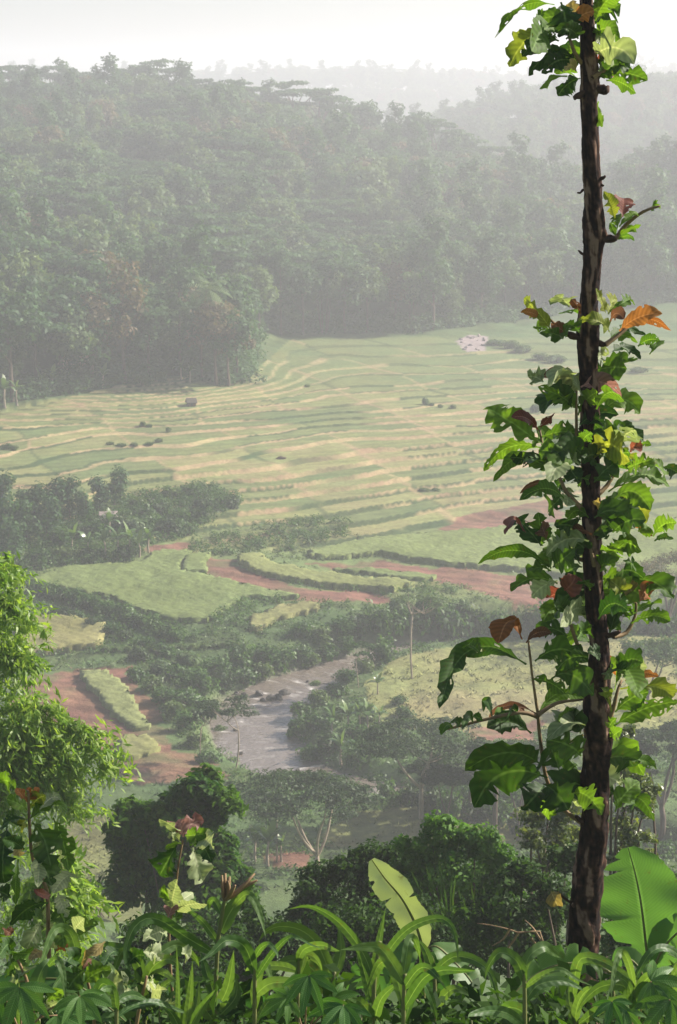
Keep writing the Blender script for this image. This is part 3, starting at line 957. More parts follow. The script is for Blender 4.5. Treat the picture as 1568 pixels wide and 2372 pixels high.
# ---- the wood itself: one mass, grown from the same crowns
def build_forest():
    r = np.random.default_rng(17)
    pts = []; kind = []; sc = []

    def scatter(x0, x1, y0, y1, step, test, smin, smax, probs):
        xs = np.arange(x0, x1, step); ys = np.arange(y0, y1, step)
        gx, gy = np.meshgrid(xs, ys)
        gx = (gx + (r.random(gx.shape) - 0.5) * step * 0.95).ravel(); gy = (gy + (r.random(gy.shape) - 0.5) * step * 0.95).ravel()
        m = test(gx, gy)
        gx, gy = gx[m], gy[m]
        gz = T(gx, gy)
        pts.append(np.stack([gx, gy, gz - 0.6], 1))
        # stands of one kind of tree
        st = fbm(gx / 38, gy / 38, 33, 2) + 0.16 * r.normal(size=len(gx))
        kind.append(np.clip(((st - 0.22) / 0.56 * 7).astype(int), 0, 6))
        sc.append(smin + (smax - smin) * r.random(len(gx)) * (0.6 + 0.8 * fbm(gx / 25, gy / 25, 44, 2)))

    edge = lambda x: np.interp(x, [-160, -60, -43.6, -37.7, -28.8, -22, -17, -14.4, -14.2, -8, 0, 15, 22, 45, 70, 120], [232, 247, 255, 261, 268, 274, 271, 272, 322, 326, 329, 331, 336, 360, 367, 384])
    inview = lambda x, y: np.abs(x) < 0.175 * y * 1.7 + 15
    scatter(-200, 160, 225, 640, 4.6, lambda x, y: (y > edge(x) + 2) & inview(x, y), 0.5, 1.35, None)
    sc[-1] *= np.interp(pts[-1][:, 1], [500, 535, 640], [1.0, 0.72, 0.7])
    scatter(-56, -12, 250, 324, 4.2, lambda x, y: (y > edge(x) + 1.5), 0.72, 1.2, None)
    sc[-1] *= np.interp(pts[-1][:, 0], [-45, -26, -12], [1.25, 1.0, 0.72])
    scatter(-120, 330, 640, 930, 6.5, lambda x, y: inview(x, y), 0.7, 1.2, None)
    scatter(-340, 420, 1250, 1560, 10.5, lambda x, y: inview(x, y), 0.9, 1.6, None)
    P = np.concatenate(pts); K = np.concatenate(kind); S = np.concatenate(sc)
    me = bpy.data.meshes.new('forest')
    me.vertices.add(len(P)); me.vertices.foreach_set('co', P.astype(np.float32).ravel())
    a = me.attributes.new('kind', 'INT', 'POINT'); a.data.foreach_set('value', K.astype(np.int32))
    a = me.attributes.new('size', 'FLOAT', 'POINT'); a.data.foreach_set('value', S.astype(np.float32))
    a = me.attributes.new('turn', 'FLOAT', 'POINT'); a.data.foreach_set('value', (r.random(len(P)) * 6.28).astype(np.float32))
    o = link('forest', me)
    tag(o, 'dense hazy woodland mass covering the hills behind the rice fields', None, None, 'stuff')
    ng = bpy.data.node_groups.new('grow_forest', 'GeometryNodeTree')
    ng.interface.new_socket('Geometry', in_out='INPUT', socket_type='NodeSocketGeometry')
    ng.interface.new_socket('Geometry', in_out='OUTPUT', socket_type='NodeSocketGeometry')
    n = ng.nodes; l = ng.links
    gi = n.new('NodeGroupInput'); go = n.new('NodeGroupOutput')
    g2i = n.new('GeometryNodeGeometryToInstance')
    want = ['round', 'round_rust', 'tall', 'round', 'plume', 'round_pale', 'flat']
    src = {}
    for c in bpy.data.objects:
        if c.name.startswith('crown') and c.parent:
            for nm, (tk, cw) in KINDS.items():
                if c.data == cw and nm not in src: src[nm] = c
    for nm in reversed(want):
        oi = n.new('GeometryNodeObjectInfo'); oi.inputs['Object'].default_value = src[nm]
        oi.inputs['As Instance'].default_value = False
        l.new(oi.outputs['Geometry'], g2i.inputs[0])
    m2p = n.new('GeometryNodeMeshToPoints')
    iop = n.new('GeometryNodeInstanceOnPoints'); iop.inputs['Pick Instance'].default_value = True

    def named(nm, ty):
        q = n.new('GeometryNodeInputNamedAttribute'); q.data_type = ty; q.inputs['Name'].default_value = nm
        return q.outputs['Attribute']
    l.new(gi.outputs[0], m2p.inputs['Mesh']); l.new(m2p.outputs[0], iop.inputs['Points'])
    l.new(g2i.outputs[0], iop.inputs['Instance']); l.new(named('kind', 'INT'), iop.inputs['Instance Index'])
    cx = n.new('ShaderNodeCombineXYZ'); l.new(named('turn', 'FLOAT'), cx.inputs['Z'])
    l.new(cx.outputs[0], iop.inputs['Rotation'])
    sx = n.new('ShaderNodeCombineXYZ'); sz = named('size', 'FLOAT')
    for q in 'XYZ': l.new(sz, sx.inputs[q])
    l.new(sx.outputs[0], iop.inputs['Scale'])
    l.new(iop.outputs[0], go.inputs[0])
    md = o.modifiers.new('grow', 'NODES'); md.node_group = ng
    return len(P)


NFOREST = build_forest()

# ------------------------------------------------------------------ middle distance
def dist(p):
    return float(np.linalg.norm(np.asarray(p) - np.array(EYE)))


def px2m(px, p):
    return px / FPX * (p[1] * CP - (p[2] - EYE[2]) * SP)


# bushes -------------------------------------------------------------------
def bush_mesh(seed, n=10, size=0.26, tall=0.85, aspect=0.5, per=70):
    r = np.random.default_rng(seed)
    cl = []
    for k in range(n):
        a = r.random() * 6.28; q = 0.62 * r.random() ** 0.5; s = 0.34 + 0.22 * r.random()
        cl.append(((q * math.cos(a), q * math.sin(a), 0.2 + (tall * 1.1 - 0.2) * r.random() * (1 - 0.5 * q)), (s, s, s * 0.85), per))
    return crown_mesh('foliage', cl, size, seed, aspect, 0.5, 0.6)


def stems_mesh(seed, h=0.7, n=6, rad=0.03):
    r = np.random.default_rng(seed)
    return branch_mesh('stem', [(bend((0.1 * r.normal(), 0.1 * r.normal(), -0.3), (0.4 * r.normal(), 0.4 * r.normal(), h), 4, 0.08, seed + k), np.linspace(rad, rad * 0.4, 4)) for k in range(n)], 5)


BUSH = {}
for nm, sd, mt, kw in (('dark', 101, 'bush', {}), ('dark_b', 102, 'bush', dict(tall=1.1)), ('light', 103, 'bush_light', {}), ('deep', 104, 'umbrella', dict(tall=1.0)),
                       ('grey', 105, 'forest_pale', dict(size=0.3))):
    f = bush_mesh(sd, **kw); f.materials.append(M[mt])
    st = stems_mesh(sd); st.materials.append(M['bark'])
    BUSH[nm] = (f, st)


def bush_at(kind, x, y, s, label, group=None, sz=1.0, name='bush', cat='bush'):
    f, st = BUSH[kind]
    e = empty(name, (x, y, float(T(x, y)) - 0.05), random.random() * 6.28, (s, s, s * sz))
    link('stem', st, None, e); link('foliage', f, None, e)
    return tag(e, label, cat, group)


def bush_row(items, phrase, group, name='bush', cat='bush'):
    """items: (u, v, width in photo px, kind[, height factor]); named in order from the left."""
    items = sorted(items, key=lambda q: q[0])
    for k, it in enumerate(items):
        g = G(it[0], it[1]); w = px2m(it[2], g)
        bush_at(it[3], g[0], g[1], w / 2.0, phrase % ordinal(k), group, it[4] if len(it) > 4 else 1.0, name, cat)


random.seed(11)
BANK_L = [(318, 1575, 60, 'dark'), (352, 1600, 70, 'light'), (385, 1625, 70, 'dark'), (405, 1660, 75, 'light'), (436, 1690, 70, 'dark_b'), (430, 1635, 80, 'dark'), (365, 1560, 70, 'grey'),
          (455, 1725, 62, 'light'), (470, 1660, 80, 'dark'), (420, 1580, 85, 'dark'), (470, 1600, 85, 'dark_b'), (520, 1590, 80, 'deep'), (500, 1560, 80, 'dark'), (560, 1580, 76, 'dark'),
          (560, 1545, 85, 'dark_b'), (610, 1570, 74, 'light'), (610, 1530, 80, 'dark'), (655, 1550, 70, 'dark_b'), (690, 1525, 70, 'dark'), (720, 1540, 62, 'light'), (760, 1522, 66, 'dark'),
          (800, 1508, 60, 'dark_b'), (480, 1765, 60, 'dark'), (510, 1705, 50, 'light'), (440, 1540, 70, 'grey'), (380, 1520, 62, 'dark'), (320, 1530, 60, 'deep')]
bush_row(BANK_L, 'leafy bush on the steep bank left of the stream, %s from the left', 'bushes on the left stream bank')
BANK_R = [(700, 1660, 70, 'dark'), (735, 1630, 66, 'light'), (690, 1710, 76, 'dark_b'), (740, 1690, 74, 'dark'), (790, 1660, 66, 'light'), (780, 1610, 60, 'dark'), (720, 1760, 76, 'dark'),
          (770, 1740, 84, 'deep'), (820, 1710, 76, 'dark'), (850, 1680, 60, 'light'), (830, 1770, 80, 'dark_b'), (880, 1745, 80, 'dark'), (730, 1600, 50, 'light'), (800, 1575, 56, 'dark'),
          (840, 1555, 62, 'light'), (880, 1535, 74, 'dark_b', 1.3), (905, 1700, 60, 'grey'), (935, 1660, 52, 'dark'), (925, 1630, 44, 'dark')]
bush_row(BANK_R, 'rounded bush on the grassy bank right of the stream, %s from the left', 'bushes on the right stream bank')
BANK_F = [(700, 1470, 66, 'dark'), (745, 1482, 66, 'light'), (790, 1465, 76, 'dark'), (835, 1470, 80, 'deep', 1.2), (880, 1462, 84, 'dark_b', 1.2), (925, 1460, 84, 'dark', 1.3), (985, 1462, 90, 'dark_b', 1.4),
          (1040, 1468, 96, 'dark', 1.4), (1095, 1470, 92, 'deep', 1.4), (1150, 1470, 92, 'dark', 1.3), (1205, 1470, 90, 'deep', 1.3), (1260, 1466, 92, 'dark_b', 1.3), (1320, 1466, 92, 'deep', 1.2),
          (1430, 1470, 84, 'dark'), (1500, 1468, 84, 'grey'), (1550, 1468, 84, 'dark'), (1000, 1420, 74, 'grey', 1.3), (930, 1418, 66, 'grey'), (1060, 1418, 62, 'dark')]
bush_row(BANK_F, 'bush in the dark hedge beyond the stream, %s from the left', 'hedge beyond the stream')
HEDGE = []
for k in range(21):
    t = k / 20
    u = 15 + 385 * t; v = 1362 + 40 * t + 78 * t * t
    HEDGE.append((u, v + 4, 58, ('dark', 'deep', 'dark_b')[k % 3], 0.9)); 
    if k % 2 == 0 and k > 3: HEDGE.append((u - 26, v + 34, 56, ('deep', 'dark')[k // 2 % 2], 0.8))
bush_row(HEDGE, 'dark shrub in the long sweeping hedge below the large rice field, %s from the left', 'dark sweeping hedge')
ROWH = [(246 + 25 * k, 1508 - 0.02 * k * k * 4, 30, 'light', 0.9) for k in range(13)]
bush_row(ROWH, 'pale green crop plant in the low row above the dark bank, %s from the left', 'row of pale crop plants', 'crop_plant', 'crop plant')
ORCH = [(8, 1195, 1.25), (45, 1215, 1.0), (82, 1212, 1.15), (128, 1205, 1.25), (162, 1196, 1.15), (200, 1208, 0.9), (232, 1190, 1.05), (266, 1178, 1.2), (20, 1268, 1.4), (62, 1262, 1.3), (110, 1250, 1.2), (22, 1310, 1.2)]
for k, (u, v, s) in enumerate(sorted(ORCH)):
    g = G(u, v)
    put_tree('ball', 'orchard_tree', g[0], g[1], s, 'small round dark tree beside the banana grove, %s from the left' % ordinal(k), 'tree', 'small round trees by the banana grove')
GROVE = [(140, 1255, 70, 'dark'), (185, 1245, 66, 'deep'), (225, 1238, 66, 'dark'), (268, 1228, 66, 'deep'), (305, 1228, 66, 'grey'), (345, 1232, 70, 'dark'), (385, 1235, 66, 'deep'), (425, 1240, 60, 'dark'),
         (330, 1200, 66, 'dark'), (375, 1196, 66, 'deep'), (418, 1208, 62, 'dark'), (455, 1205, 60, 'deep'), (90, 1300, 66, 'dark'), (150, 1298, 66, 'light'), (200, 1296, 60, 'dark'), (290, 1290, 60, 'deep'), (360, 1170, 60, 'dark'),
         (400, 1158, 60, 'light'), (440, 1150, 66, 'dark'), (468, 1180, 62, 'deep'), (500, 1178, 60, 'dark'), (530, 1176, 54, 'deep'), (318, 1178, 54, 'light'), (480, 1150, 50, 'dark'), (540, 1165, 44, 'dark')]
bush_row(GROVE, 'dark shrub in the plantation around the banana grove, %s from the left', 'plantation shrubs around the grove')
LONE = [(300, 880, 46, 'light'), (330, 890, 50, 'dark'), (370, 882, 44, 'light'), (332, 986, 22, 'light'), (345, 989, 18, 'dark'), (392, 1000, 18, 'grey', 1.3), (255, 1030, 26, 'light', 0.6), (280, 1033, 30, 'dark', 0.5), (310, 1032, 26, 'light', 0.6), (345, 1030, 24, 'dark', 0.6), (368, 1024, 26, 'light', 0.8), (14, 1040, 30, 'dark'), (34, 1042, 24, 'light'),
        (712, 896, 22, 'light', 0.6), (985, 936, 18, 'dark', 1.8), (1000, 940, 14, 'grey', 1.2), (1022, 944, 18, 'grey'), (1050, 946, 24, 'light', 0.8), (1240, 955, 26, 'grey', 1.5), (980, 1136, 36, 'light', 0.4), (1008, 1136, 30, 'dark', 0.4), (1180, 806, 60, 'light', 0.6), (1150, 800, 50, 'dark', 0.6), (1215, 815, 56, 'grey', 0.6), (1250, 832, 50, 'light', 0.6), (1290, 840, 60, 'grey', 0.6), (1480, 862, 60, 'light', 0.4)]
bush_row(LONE, 'low field bush standing among the far rice terraces, %s from the left', 'lone bushes among the terraces')

# bananas ------------------------------------------------------------------
def banana_leaf_mesh(L, W, rise, droop, seed, nl=9, name='leaf', mid=False):
    """A blade that leaves the origin along +X, climbs by rise and arches over; ragged edge."""
    r = np.random.default_rng(seed)
    V = []; U = []
    x = z = 0.0; el = rise
    for i in range(nl + 1):
        t = i / nl
        w = W * 0.5 * (min(1, (t / 0.16)) ** 0.7 if t < 0.16 else 1) * (1 - max(0, (t - 0.55) / 0.45) ** 1.9)
        if t < 0.10: w = 0.018 * L + w * 0.2
        nx, nz = -math.sin(el), math.cos(el)
        for k in (-2, -1, 0, 1, 2):
            s = k / 2
            f = abs(s)
            ww = w * (1 + (0.10 * r.normal() if f == 1 else 0))
            up = 0.16 * w * f - 0.10 * w * f * f * 1.5 + 0.06 * w * r.normal() * f
            V.append((x + nx * up, s * ww, z + nz * up)); U.append((s, t * L / max(W, 0.01)))
        x += math.cos(el) * L / nl; z += math.sin(el) * L / nl
        el -= droop / nl * (0.5 + 1.2 * t)
    F = []
    for i in range(nl):
        for k in range(4):
            a = i * 5 + k; F.append((a, a + 5, a + 6, a + 1))
    me = npmesh(name, np.array(V), np.array(F), np.full(len(V), r.random()), smooth_=True)
    uv = me.uv_layers.new(name='UVMap')
    uv.data.foreach_set('uv', np.array(U, np.float32)[np.array(F).ravel()].ravel())
    return me


BAN_LEAF = [banana_leaf_mesh(1.7, 0.5, math.radians(a), math.radians(d), 200 + i) for i, (a, d) in enumerate(((75, 70), (60, 100), (48, 110), (35, 110), (80, 30)))]
for m_ in BAN_LEAF: m_.materials.append(M['banana_far'])
BAN_STEM = branch_mesh('stem', [(bend((0, 0, -0.4), (0.05, 0, 1.7), 5, 0.02, 3), np.linspace(0.14, 0.07, 5))], 8)
BAN_STEM.materials.append(M['pale_bark'])


def banana_at(x, y, s, label, group, seed):
    r = np.random.default_rng(seed)
    e = empty('banana_plant', (x, y, float(T(x, y))), r.random() * 6.28, s)
    link('stem', BAN_STEM, None, e)
    for k in range(7):
        lf = link('leaf', BAN_LEAF[k % 5], None, e)
        lf.location = (0.05, 0, 1.55 + 0.04 * k); lf.rotation_euler = (0.15 * r.normal(), 0, k * 2.4 + 0.4 * r.normal())
        lf.scale = [0.8 + 0.35 * r.random()] * 3
    return tag(e, label, 'banana plant', group)


for phr, grp, lst in (
        ('drooping banana plant in the grove by the dark crop, %s from the left', 'banana grove below the round trees', [(170, 1282, 0.95), (205, 1290, 0.9), (242, 1290, 1.0), (276, 1292, 1.1), (300, 1288, 1.05), (322, 1290, 0.85), (345, 1280, 0.9), (255, 1240, 0.9)]),
        ('hazy banana plant at the wood edge beyond the terraces, %s from the left', 'banana plants at the wood edge', [(12, 940, 1.2), (40, 935, 1.0), (95, 915, 1.1), (122, 912, 1.2), (150, 905, 1.0), (240, 897, 1.0), (420, 880, 1.0), (440, 884, 0.9)]),
        ('banana plant on the bank right of the stream, %s from the left', 'banana plants on the right bank', [(792, 1775, 0.9), (772, 1700, 0.75), (805, 1695, 0.8), (850, 1690, 0.8), (880, 1690, 0.7), (875, 1608, 0.6), (830, 1690, 0.75)]),
        ('slender banana plant beside the thin pole below the stream, %s from the left', 'banana plants below the stream', [(592, 1995, 0.85), (622, 2004, 0.95), (652, 1998, 0.7)])):
    for k, (u, v, s) in enumerate(sorted(lst)):
        g = G(u, v)
        banana_at(g[0], g[1], s, phr % ordinal(k), grp, k + len(phr))

# umbrella-crowned trees -----------------------------------------------------
def umbrella_tree(u, v, top, left, right, label, seed, forks=3, Y=None, mat='umbrella', density=1.0, name='umbrella_tree', lean=0.0, bark='pale_bark', flat=0.2, fork_at=0.18, pads=13, thick=1.0):
    r = np.random.default_rng(seed)
    g = G(u, v) if Y is None else at(u, v, Y)
    if Y is not None: g[2] = float(T(g[0], g[1]))
    s = px2m(1, g)
    H = (v - top) * s / CP if Y is None else at(u, top, g[1])[2] - g[2]
    x0 = (left - u) * s; x1 = (right - u) * s
    cx = (x0 + x1) / 2; R = (x1 - x0) / 2
    e = empty(name, g)
    paths = []; pad = []
    fk = []
    base = np.array((0, 0, -0.4)); hub = np.array((lean * 0.3, 0, H * fork_at))
    paths.append((bend(base, hub, 4, 0.03, seed), np.linspace(0.028 * H * thick, 0.022 * H * thick, 4)))
    for k in range(forks):
        a = (k + 0.3) * 6.28 / forks + r.random() * 0.6
        q = np.array((cx * 0.6 + R * 0.42 * math.cos(a), R * 0.36 * math.sin(a), H * (0.62 + 0.08 * r.random())))
        paths.append((bend(hub, q, 6, 0.05, seed + k), np.linspace(0.017 * H * thick, 0.009 * H * thick, 6))); fk.append(q)
    for k in range(pads):
        a = k * 2.4 + r.random() * 0.7; q = R * (0.25 + 0.6 * ((k + 0.5) / pads) ** 0.5 * (0.8 + 0.4 * r.random()))
        z = H * (0.95 - 0.15 * (q / R) ** 2 - 0.10 * r.random())
        c = np.array((cx + q * math.cos(a), q * 0.8 * math.sin(a), z))
        f = min(fk, key=lambda w: np.linalg.norm(w - c))
        paths.append((bend(f, c, 5, 0.07, seed + 40 + k), np.linspace(0.008 * H, 0.0025 * H, 5)))
        pr = R * (0.24 + 0.14 * r.random())
        pad.append((c, (pr * 1.15, pr, pr * flat + 0.05), int(300 * density)))
        for j in range(3):
            d = c + np.array((r.normal() * pr * 0.75, r.normal() * pr * 0.7, -0.10 * R * r.random() + 0.04 * R))
            pad.append((d, (pr * 0.5, pr * 0.5, pr * flat * 0.75), int(110 * density)))
    tk = branch_mesh('trunk', paths, 6); tk.materials.append(M[bark])
    cw = crown_mesh('crown', pad, 0.24, seed, 0.5, 0.3, 1.1); cw.materials.append(M[mat])
    link('trunk', tk, None, e); link('crown', cw, None, e)
    return tag(e, label, 'tree')


umbrella_tree(735, 2008, 1786, 528, 878, 'umbrella-shaped dark tree forking low in front of the stream', 301, 4, pads=13, fork_at=0.12)
umbrella_tree(975, 1893, 1662, 825, 1120, 'umbrella-shaped tree with pale forked trunk below the meadow', 302, 3, fork_at=0.3, pads=15)
umbrella_tree(1148, 1930, 1700, 1060, 1262, 'thin-trunked tree half hidden behind the leafy pole tree', 303, 2, fork_at=0.5, bark='bark', pads=9)
umbrella_tree(1090, 1893, 1735, 1010, 1150, 'short dark tree behind the green thicket dome', 304, 2, fork_at=0.5, bark='bark', pads=8)
umbrella_tree(1530, 1935, 1660, 1440, 1640, 'layered dark umbrella tree at the right edge behind the banana leaf', 305, 3, fork_at=0.25, bark='bark', pads=13)
umbrella_tree(955, 1570, 1345, 905, 1042, 'slender tree with straight pale trunk and thin flat crown by the meadow', 306, 2, fork_at=0.74, density=0.35, mat='forest_pale', pads=7, thick=0.42)
umbrella_tree(832, 1592, 1480, 792, 880, 'leaning slender tree with tufted crown on the stream bank', 307, 2, fork_at=0.6, lean=-1.0, density=0.4, mat='bush', pads=6, thick=0.42)
umbrella_tree(544, 1778, 1600, 452, 600, 'leaning slender tree in front of the stream riffles', 308, 2, fork_at=0.5, lean=1.0, density=0.3, pads=7, flat=0.3, thick=0.42)
umbrella_tree(468, 1765, 1628, 430, 530, 'thin tree with small flat tufts on the bank left of the stream', 309, 2, fork_at=0.62, density=0.3, pads=5, flat=0.3, thick=0.42)
umbrella_tree(1426, 1478, 1288, 1370, 1560, 'sparse pale-leaved tree with slanting trunks beyond the meadow', 310, 3, fork_at=0.1, density=0.3, mat='forest_rust', pads=10, bark='bark', flat=0.5)
umbrella_tree(1545, 1470, 1262, 1480, 1640, 'sparse yellowish tree at the right edge beyond the meadow', 311, 3, fork_at=0.15, density=0.3, mat='forest_rust', pads=10, bark='bark', flat=0.5)
umbrella_tree(1500, 1640, 1478, 1430, 1600, 'dense dark tree beyond the right end of the meadow', 313, 3, fork_at=0.2, pads=12, mat='bush', flat=0.6, bark='bark')

for k, (u, v, tp, l_, r2, fl) in enumerate(((1035, 1915, 1770, 985, 1090, 0.35), (1200, 1945, 1760, 1140, 1262, 0.3), (1250, 1905, 1740, 1190, 1320, 0.3), (1320, 1935, 1770, 1270, 1390, 0.3), (1440, 1935, 1730, 1390, 1500, 0.3), (1000, 1868, 1750, 940, 1050, 0.4))):
    umbrella_tree(u, v, tp, l_, r2, 'dark spreading tree in the grove below the meadow, %s from the left' % ordinal([1, 2, 3, 4, 5, 0][k]), 320 + k, 3, fork_at=0.22, pads=10, bark='bark', flat=fl, thick=0.8)
GRV = [(880, 1838, 44, 'dark'), (930, 1850, 50, 'dark'), (985, 1880, 80, 'deep', 1.4), (1040, 1890, 84, 'dark', 1.4), (1100, 1900, 84, 'deep'), (1160, 1912, 84, 'dark_b'), (1215, 1925, 84, 'deep'), (1280, 1935, 84, 'dark'), (1340, 1945, 84, 'deep'), (1420, 1955, 84, 'dark'), (1480, 1965, 84, 'deep'), (1545, 1985, 84, 'dark'), (1130, 1868, 80, 'dark', 1.5), (1190, 1880, 80, 'dark', 1.5), (1070, 1860, 70, 'dark', 1.4), (900, 1852, 60, 'dark_b', 1.2), (960, 1860, 66, 'deep', 1.3), (1015, 1862, 66, 'dark', 1.4), (1250, 1895, 80, 'dark_b', 1.5)]
bush_row(GRV, 'dark bush at the foot of the grove below the meadow, %s from the left', 'bushes under the grove')
# thin pole
g = G(641, 1998)
pole = branch_mesh('pole', [(bend(g + np.array((0, 0, -0.3)), at(641, 1888, g[1]), 4, 0.004, 2), [0.07, 0.065, 0.06, 0.055])], 7)
tag(link('bamboo_pole', pole, M['pale_bark']), 'thin upright pale pole among the banana plants below the stream', 'pole')


# rocks in and beside the water ----------------------------------------------
def rock_mesh(seed):
    import bmesh
    bm = bmesh.new(); bmesh.ops.create_icosphere(bm, subdivisions=2, radius=1.0)
    r = np.random.default_rng(seed); ph = r.random(6) * 6
    for v in bm.verts:
        c = v.co
        k = 1 + 0.16 * math.sin(c.x * 3 + ph[0]) * math.sin(c.y * 2.6 + ph[1]) + 0.12 * math.sin(c.z * 4 + ph[2] + c.x * 2) + 0.06 * r.normal()
        v.co = Vector((c.x * k, c.y * k * 0.75, c.z * k * 0.62))
    me = bpy.data.meshes.new('boulder'); bm.to_mesh(me); bm.free()
    return me


M['rock'] = rough_mat('wet_rock', (0.020, 0.017, 0.015), (0.07, 0.058, 0.048), 3, 0.6, 0.8, 0.1)
M['pale_rock'] = rough_mat('pale_rock', (0.20, 0.16, 0.155), (0.40, 0.33, 0.32), 2, 0.9, 0.6, 0.1)
ROCKS = [rock_mesh(k) for k in (1, 2, 3)]
for m_ in ROCKS: m_.materials.append(M['rock'])
for k, (u, v, w) in enumerate(sorted([(566, 1612, 26), (602, 1608, 32), (660, 1607, 32), (626, 1618, 30), (645, 1617, 26), (575, 1640, 12), (610, 1622, 20), (548, 1606, 18), (712, 1578, 8), (556, 1745, 16), (548, 1762, 14), (740, 1798, 22), (790, 1812, 26), (690, 1785, 18), (545, 1690, 12)])):
    p = plane_pt(u, v, 0.05); s = px2m(w, p) / 2
    o = link('boulder', ROCKS[k % 3]); o.location = p; o.scale = (s, s, s * 0.9); o.rotation_euler = (0.1 * k, 0.2, k * 1.3)
    tag(o, 'dark wet boulder in the stream riffles, %s from the left' % ordinal(k), 'boulder', 'boulders in the stream')
PR = [rock_mesh(k) for k in (7, 8)]
for m_ in PR: m_.materials.append(M['pale_rock'])
rr = np.random.default_rng(3)
lst = sorted([(1062 + 62 * rr.random(), 778 + 38 * rr.random(), 6 + 9 * rr.random()) for k in range(16)])
for k, (u, v, w) in enumerate(lst):
    g = G(u, v); s = px2m(w, g) / 2
    o = link('pale_boulder', PR[k % 2]); o.location = g; o.scale = (s, s, s); o.rotation_euler = (0.2, 0.1 * k, k * 1.7)
    tag(o, 'pale pinkish boulder on the far stony patch below the wood, %s from the left' % ordinal(k), 'boulder', 'boulders on the stony patch')


# field huts -------------------------------------------------------------------
def hut(u, v, w, h, label, rz, wall=(0.16, 0.10, 0.07), roof=(0.10, 0.085, 0.07), hr=0.45, name='field_hut', open_=False):
    g = G(u, v)
    W = px2m(w, g); Hh = px2m(h, g)
    e = empty(name, g, rz)
    wm = rough_mat('hut_wall', tuple(np.array(wall) * 0.8), tuple(np.array(wall) * 1.2), 4, stretch=(6, 6, 1))
    rm = rough_mat('hut_roof', tuple(np.array(roof) * 0.7), tuple(np.array(roof) * 1.3), 5)
    a = W * 0.5; b = W * 0.4
    t = Tubes()
    if open_:
        pass
    me = bpy.data.meshes.new('wall')
    z1 = Hh * (1 - hr)
    me.from_pydata([(-a, -b, -0.3), (a, -b, -0.3), (a, b, -0.3), (-a, b, -0.3), (-a, -b, z1), (a, -b, z1), (a, b, z1), (-a, b, z1), (-a, 0, Hh * 0.96), (a, 0, Hh * 0.96)], [],
                   [(0, 1, 5, 4), (2, 3, 7, 6), (1, 2, 6, 9, 5), (3, 0, 4, 8, 7)])
    link('wall', me, wm, e)
    me = bpy.data.meshes.new('roof')
    o_ = W * 0.14; th = 0.12
    zb = z1 - Hh * hr * 0.3
    V = []
    for zz in (0, th):
        V += [(-a - o_, -b - o_, zb + zz), (a + o_, -b - o_, zb + zz), (a + o_, 0, Hh + zz), (-a - o_, 0, Hh + zz), (a + o_, b + o_, zb + zz), (-a - o_, b + o_, zb + zz)]
    me.from_pydata(V, [], [(6, 7, 8, 9), (9, 8, 10, 11), (1, 0, 3, 2), (2, 3, 5, 4), (0, 1, 7, 6), (5, 11, 10, 4), (0, 6, 9, 3), (3, 9, 11, 5), (1, 2, 8, 7), (2, 4, 10, 8)])
    link('roof', me, rm, e)
    dm = bpy.data.meshes.new('door')
    dm.from_pydata([(-a * 0.25, -b - 0.03, -0.1), (a * 0.25, -b - 0.03, -0.1), (a * 0.25, -b - 0.03, z1 * 0.8), (-a * 0.25, -b - 0.03, z1 * 0.8), (-a * 0.25, -b + 0.02, -0.1), (a * 0.25, -b + 0.02, -0.1), (a * 0.25, -b + 0.02, z1 * 0.8), (-a * 0.25, -b + 0.02, z1 * 0.8)], [],
                   [(0, 1, 2, 3), (0, 3, 7, 4), (1, 5, 6, 2), (3, 2, 6, 7)])
    link('door', dm, rm, e)
    tag(e, label, 'hut')


hut(443, 940, 19, 17, 'small brown field hut on the terraces below the wood', 0.3)
hut(178, 862, 52, 40, 'small tan-walled house among the trees at the wood edge', -0.5, (0.42, 0.30, 0.2), (0.36, 0.24, 0.17), 0.4, 'farm_house')
hut(251, 1204, 34, 18, 'small hut with a pale pink roof among the plantation shrubs', 0.2, (0.3, 0.25, 0.2), (0.40, 0.31, 0.29), 0.6)
# a grazing animal far off is too small to read as one; the dark spot on the terrace is a heap of straw
hp = rock_mesh(21); hp.materials.append(rough_mat('straw_heap', (0.06, 0.035, 0.025), (0.13, 0.08, 0.05), 9, 0.95, 0.8, 0.1))
g = G(650, 1062); o = link('straw_heap', hp); o.location = g; s = px2m(13, g); o.scale = (s, s * 0.8, s * 0.65)
tag(o, 'low dark brown straw heap on a terrace in mid valley', 'heap')


# undergrowth, crops and grass nobody could count -------------------------------
def keep_clear(x, y):
    m = np.zeros(np.shape(x), bool)
    for P in list(PLOT.values()) + SOIL + [MEADOW, GLADE, GLADE2]:
        m |= in_poly(x, y, P)
    return m


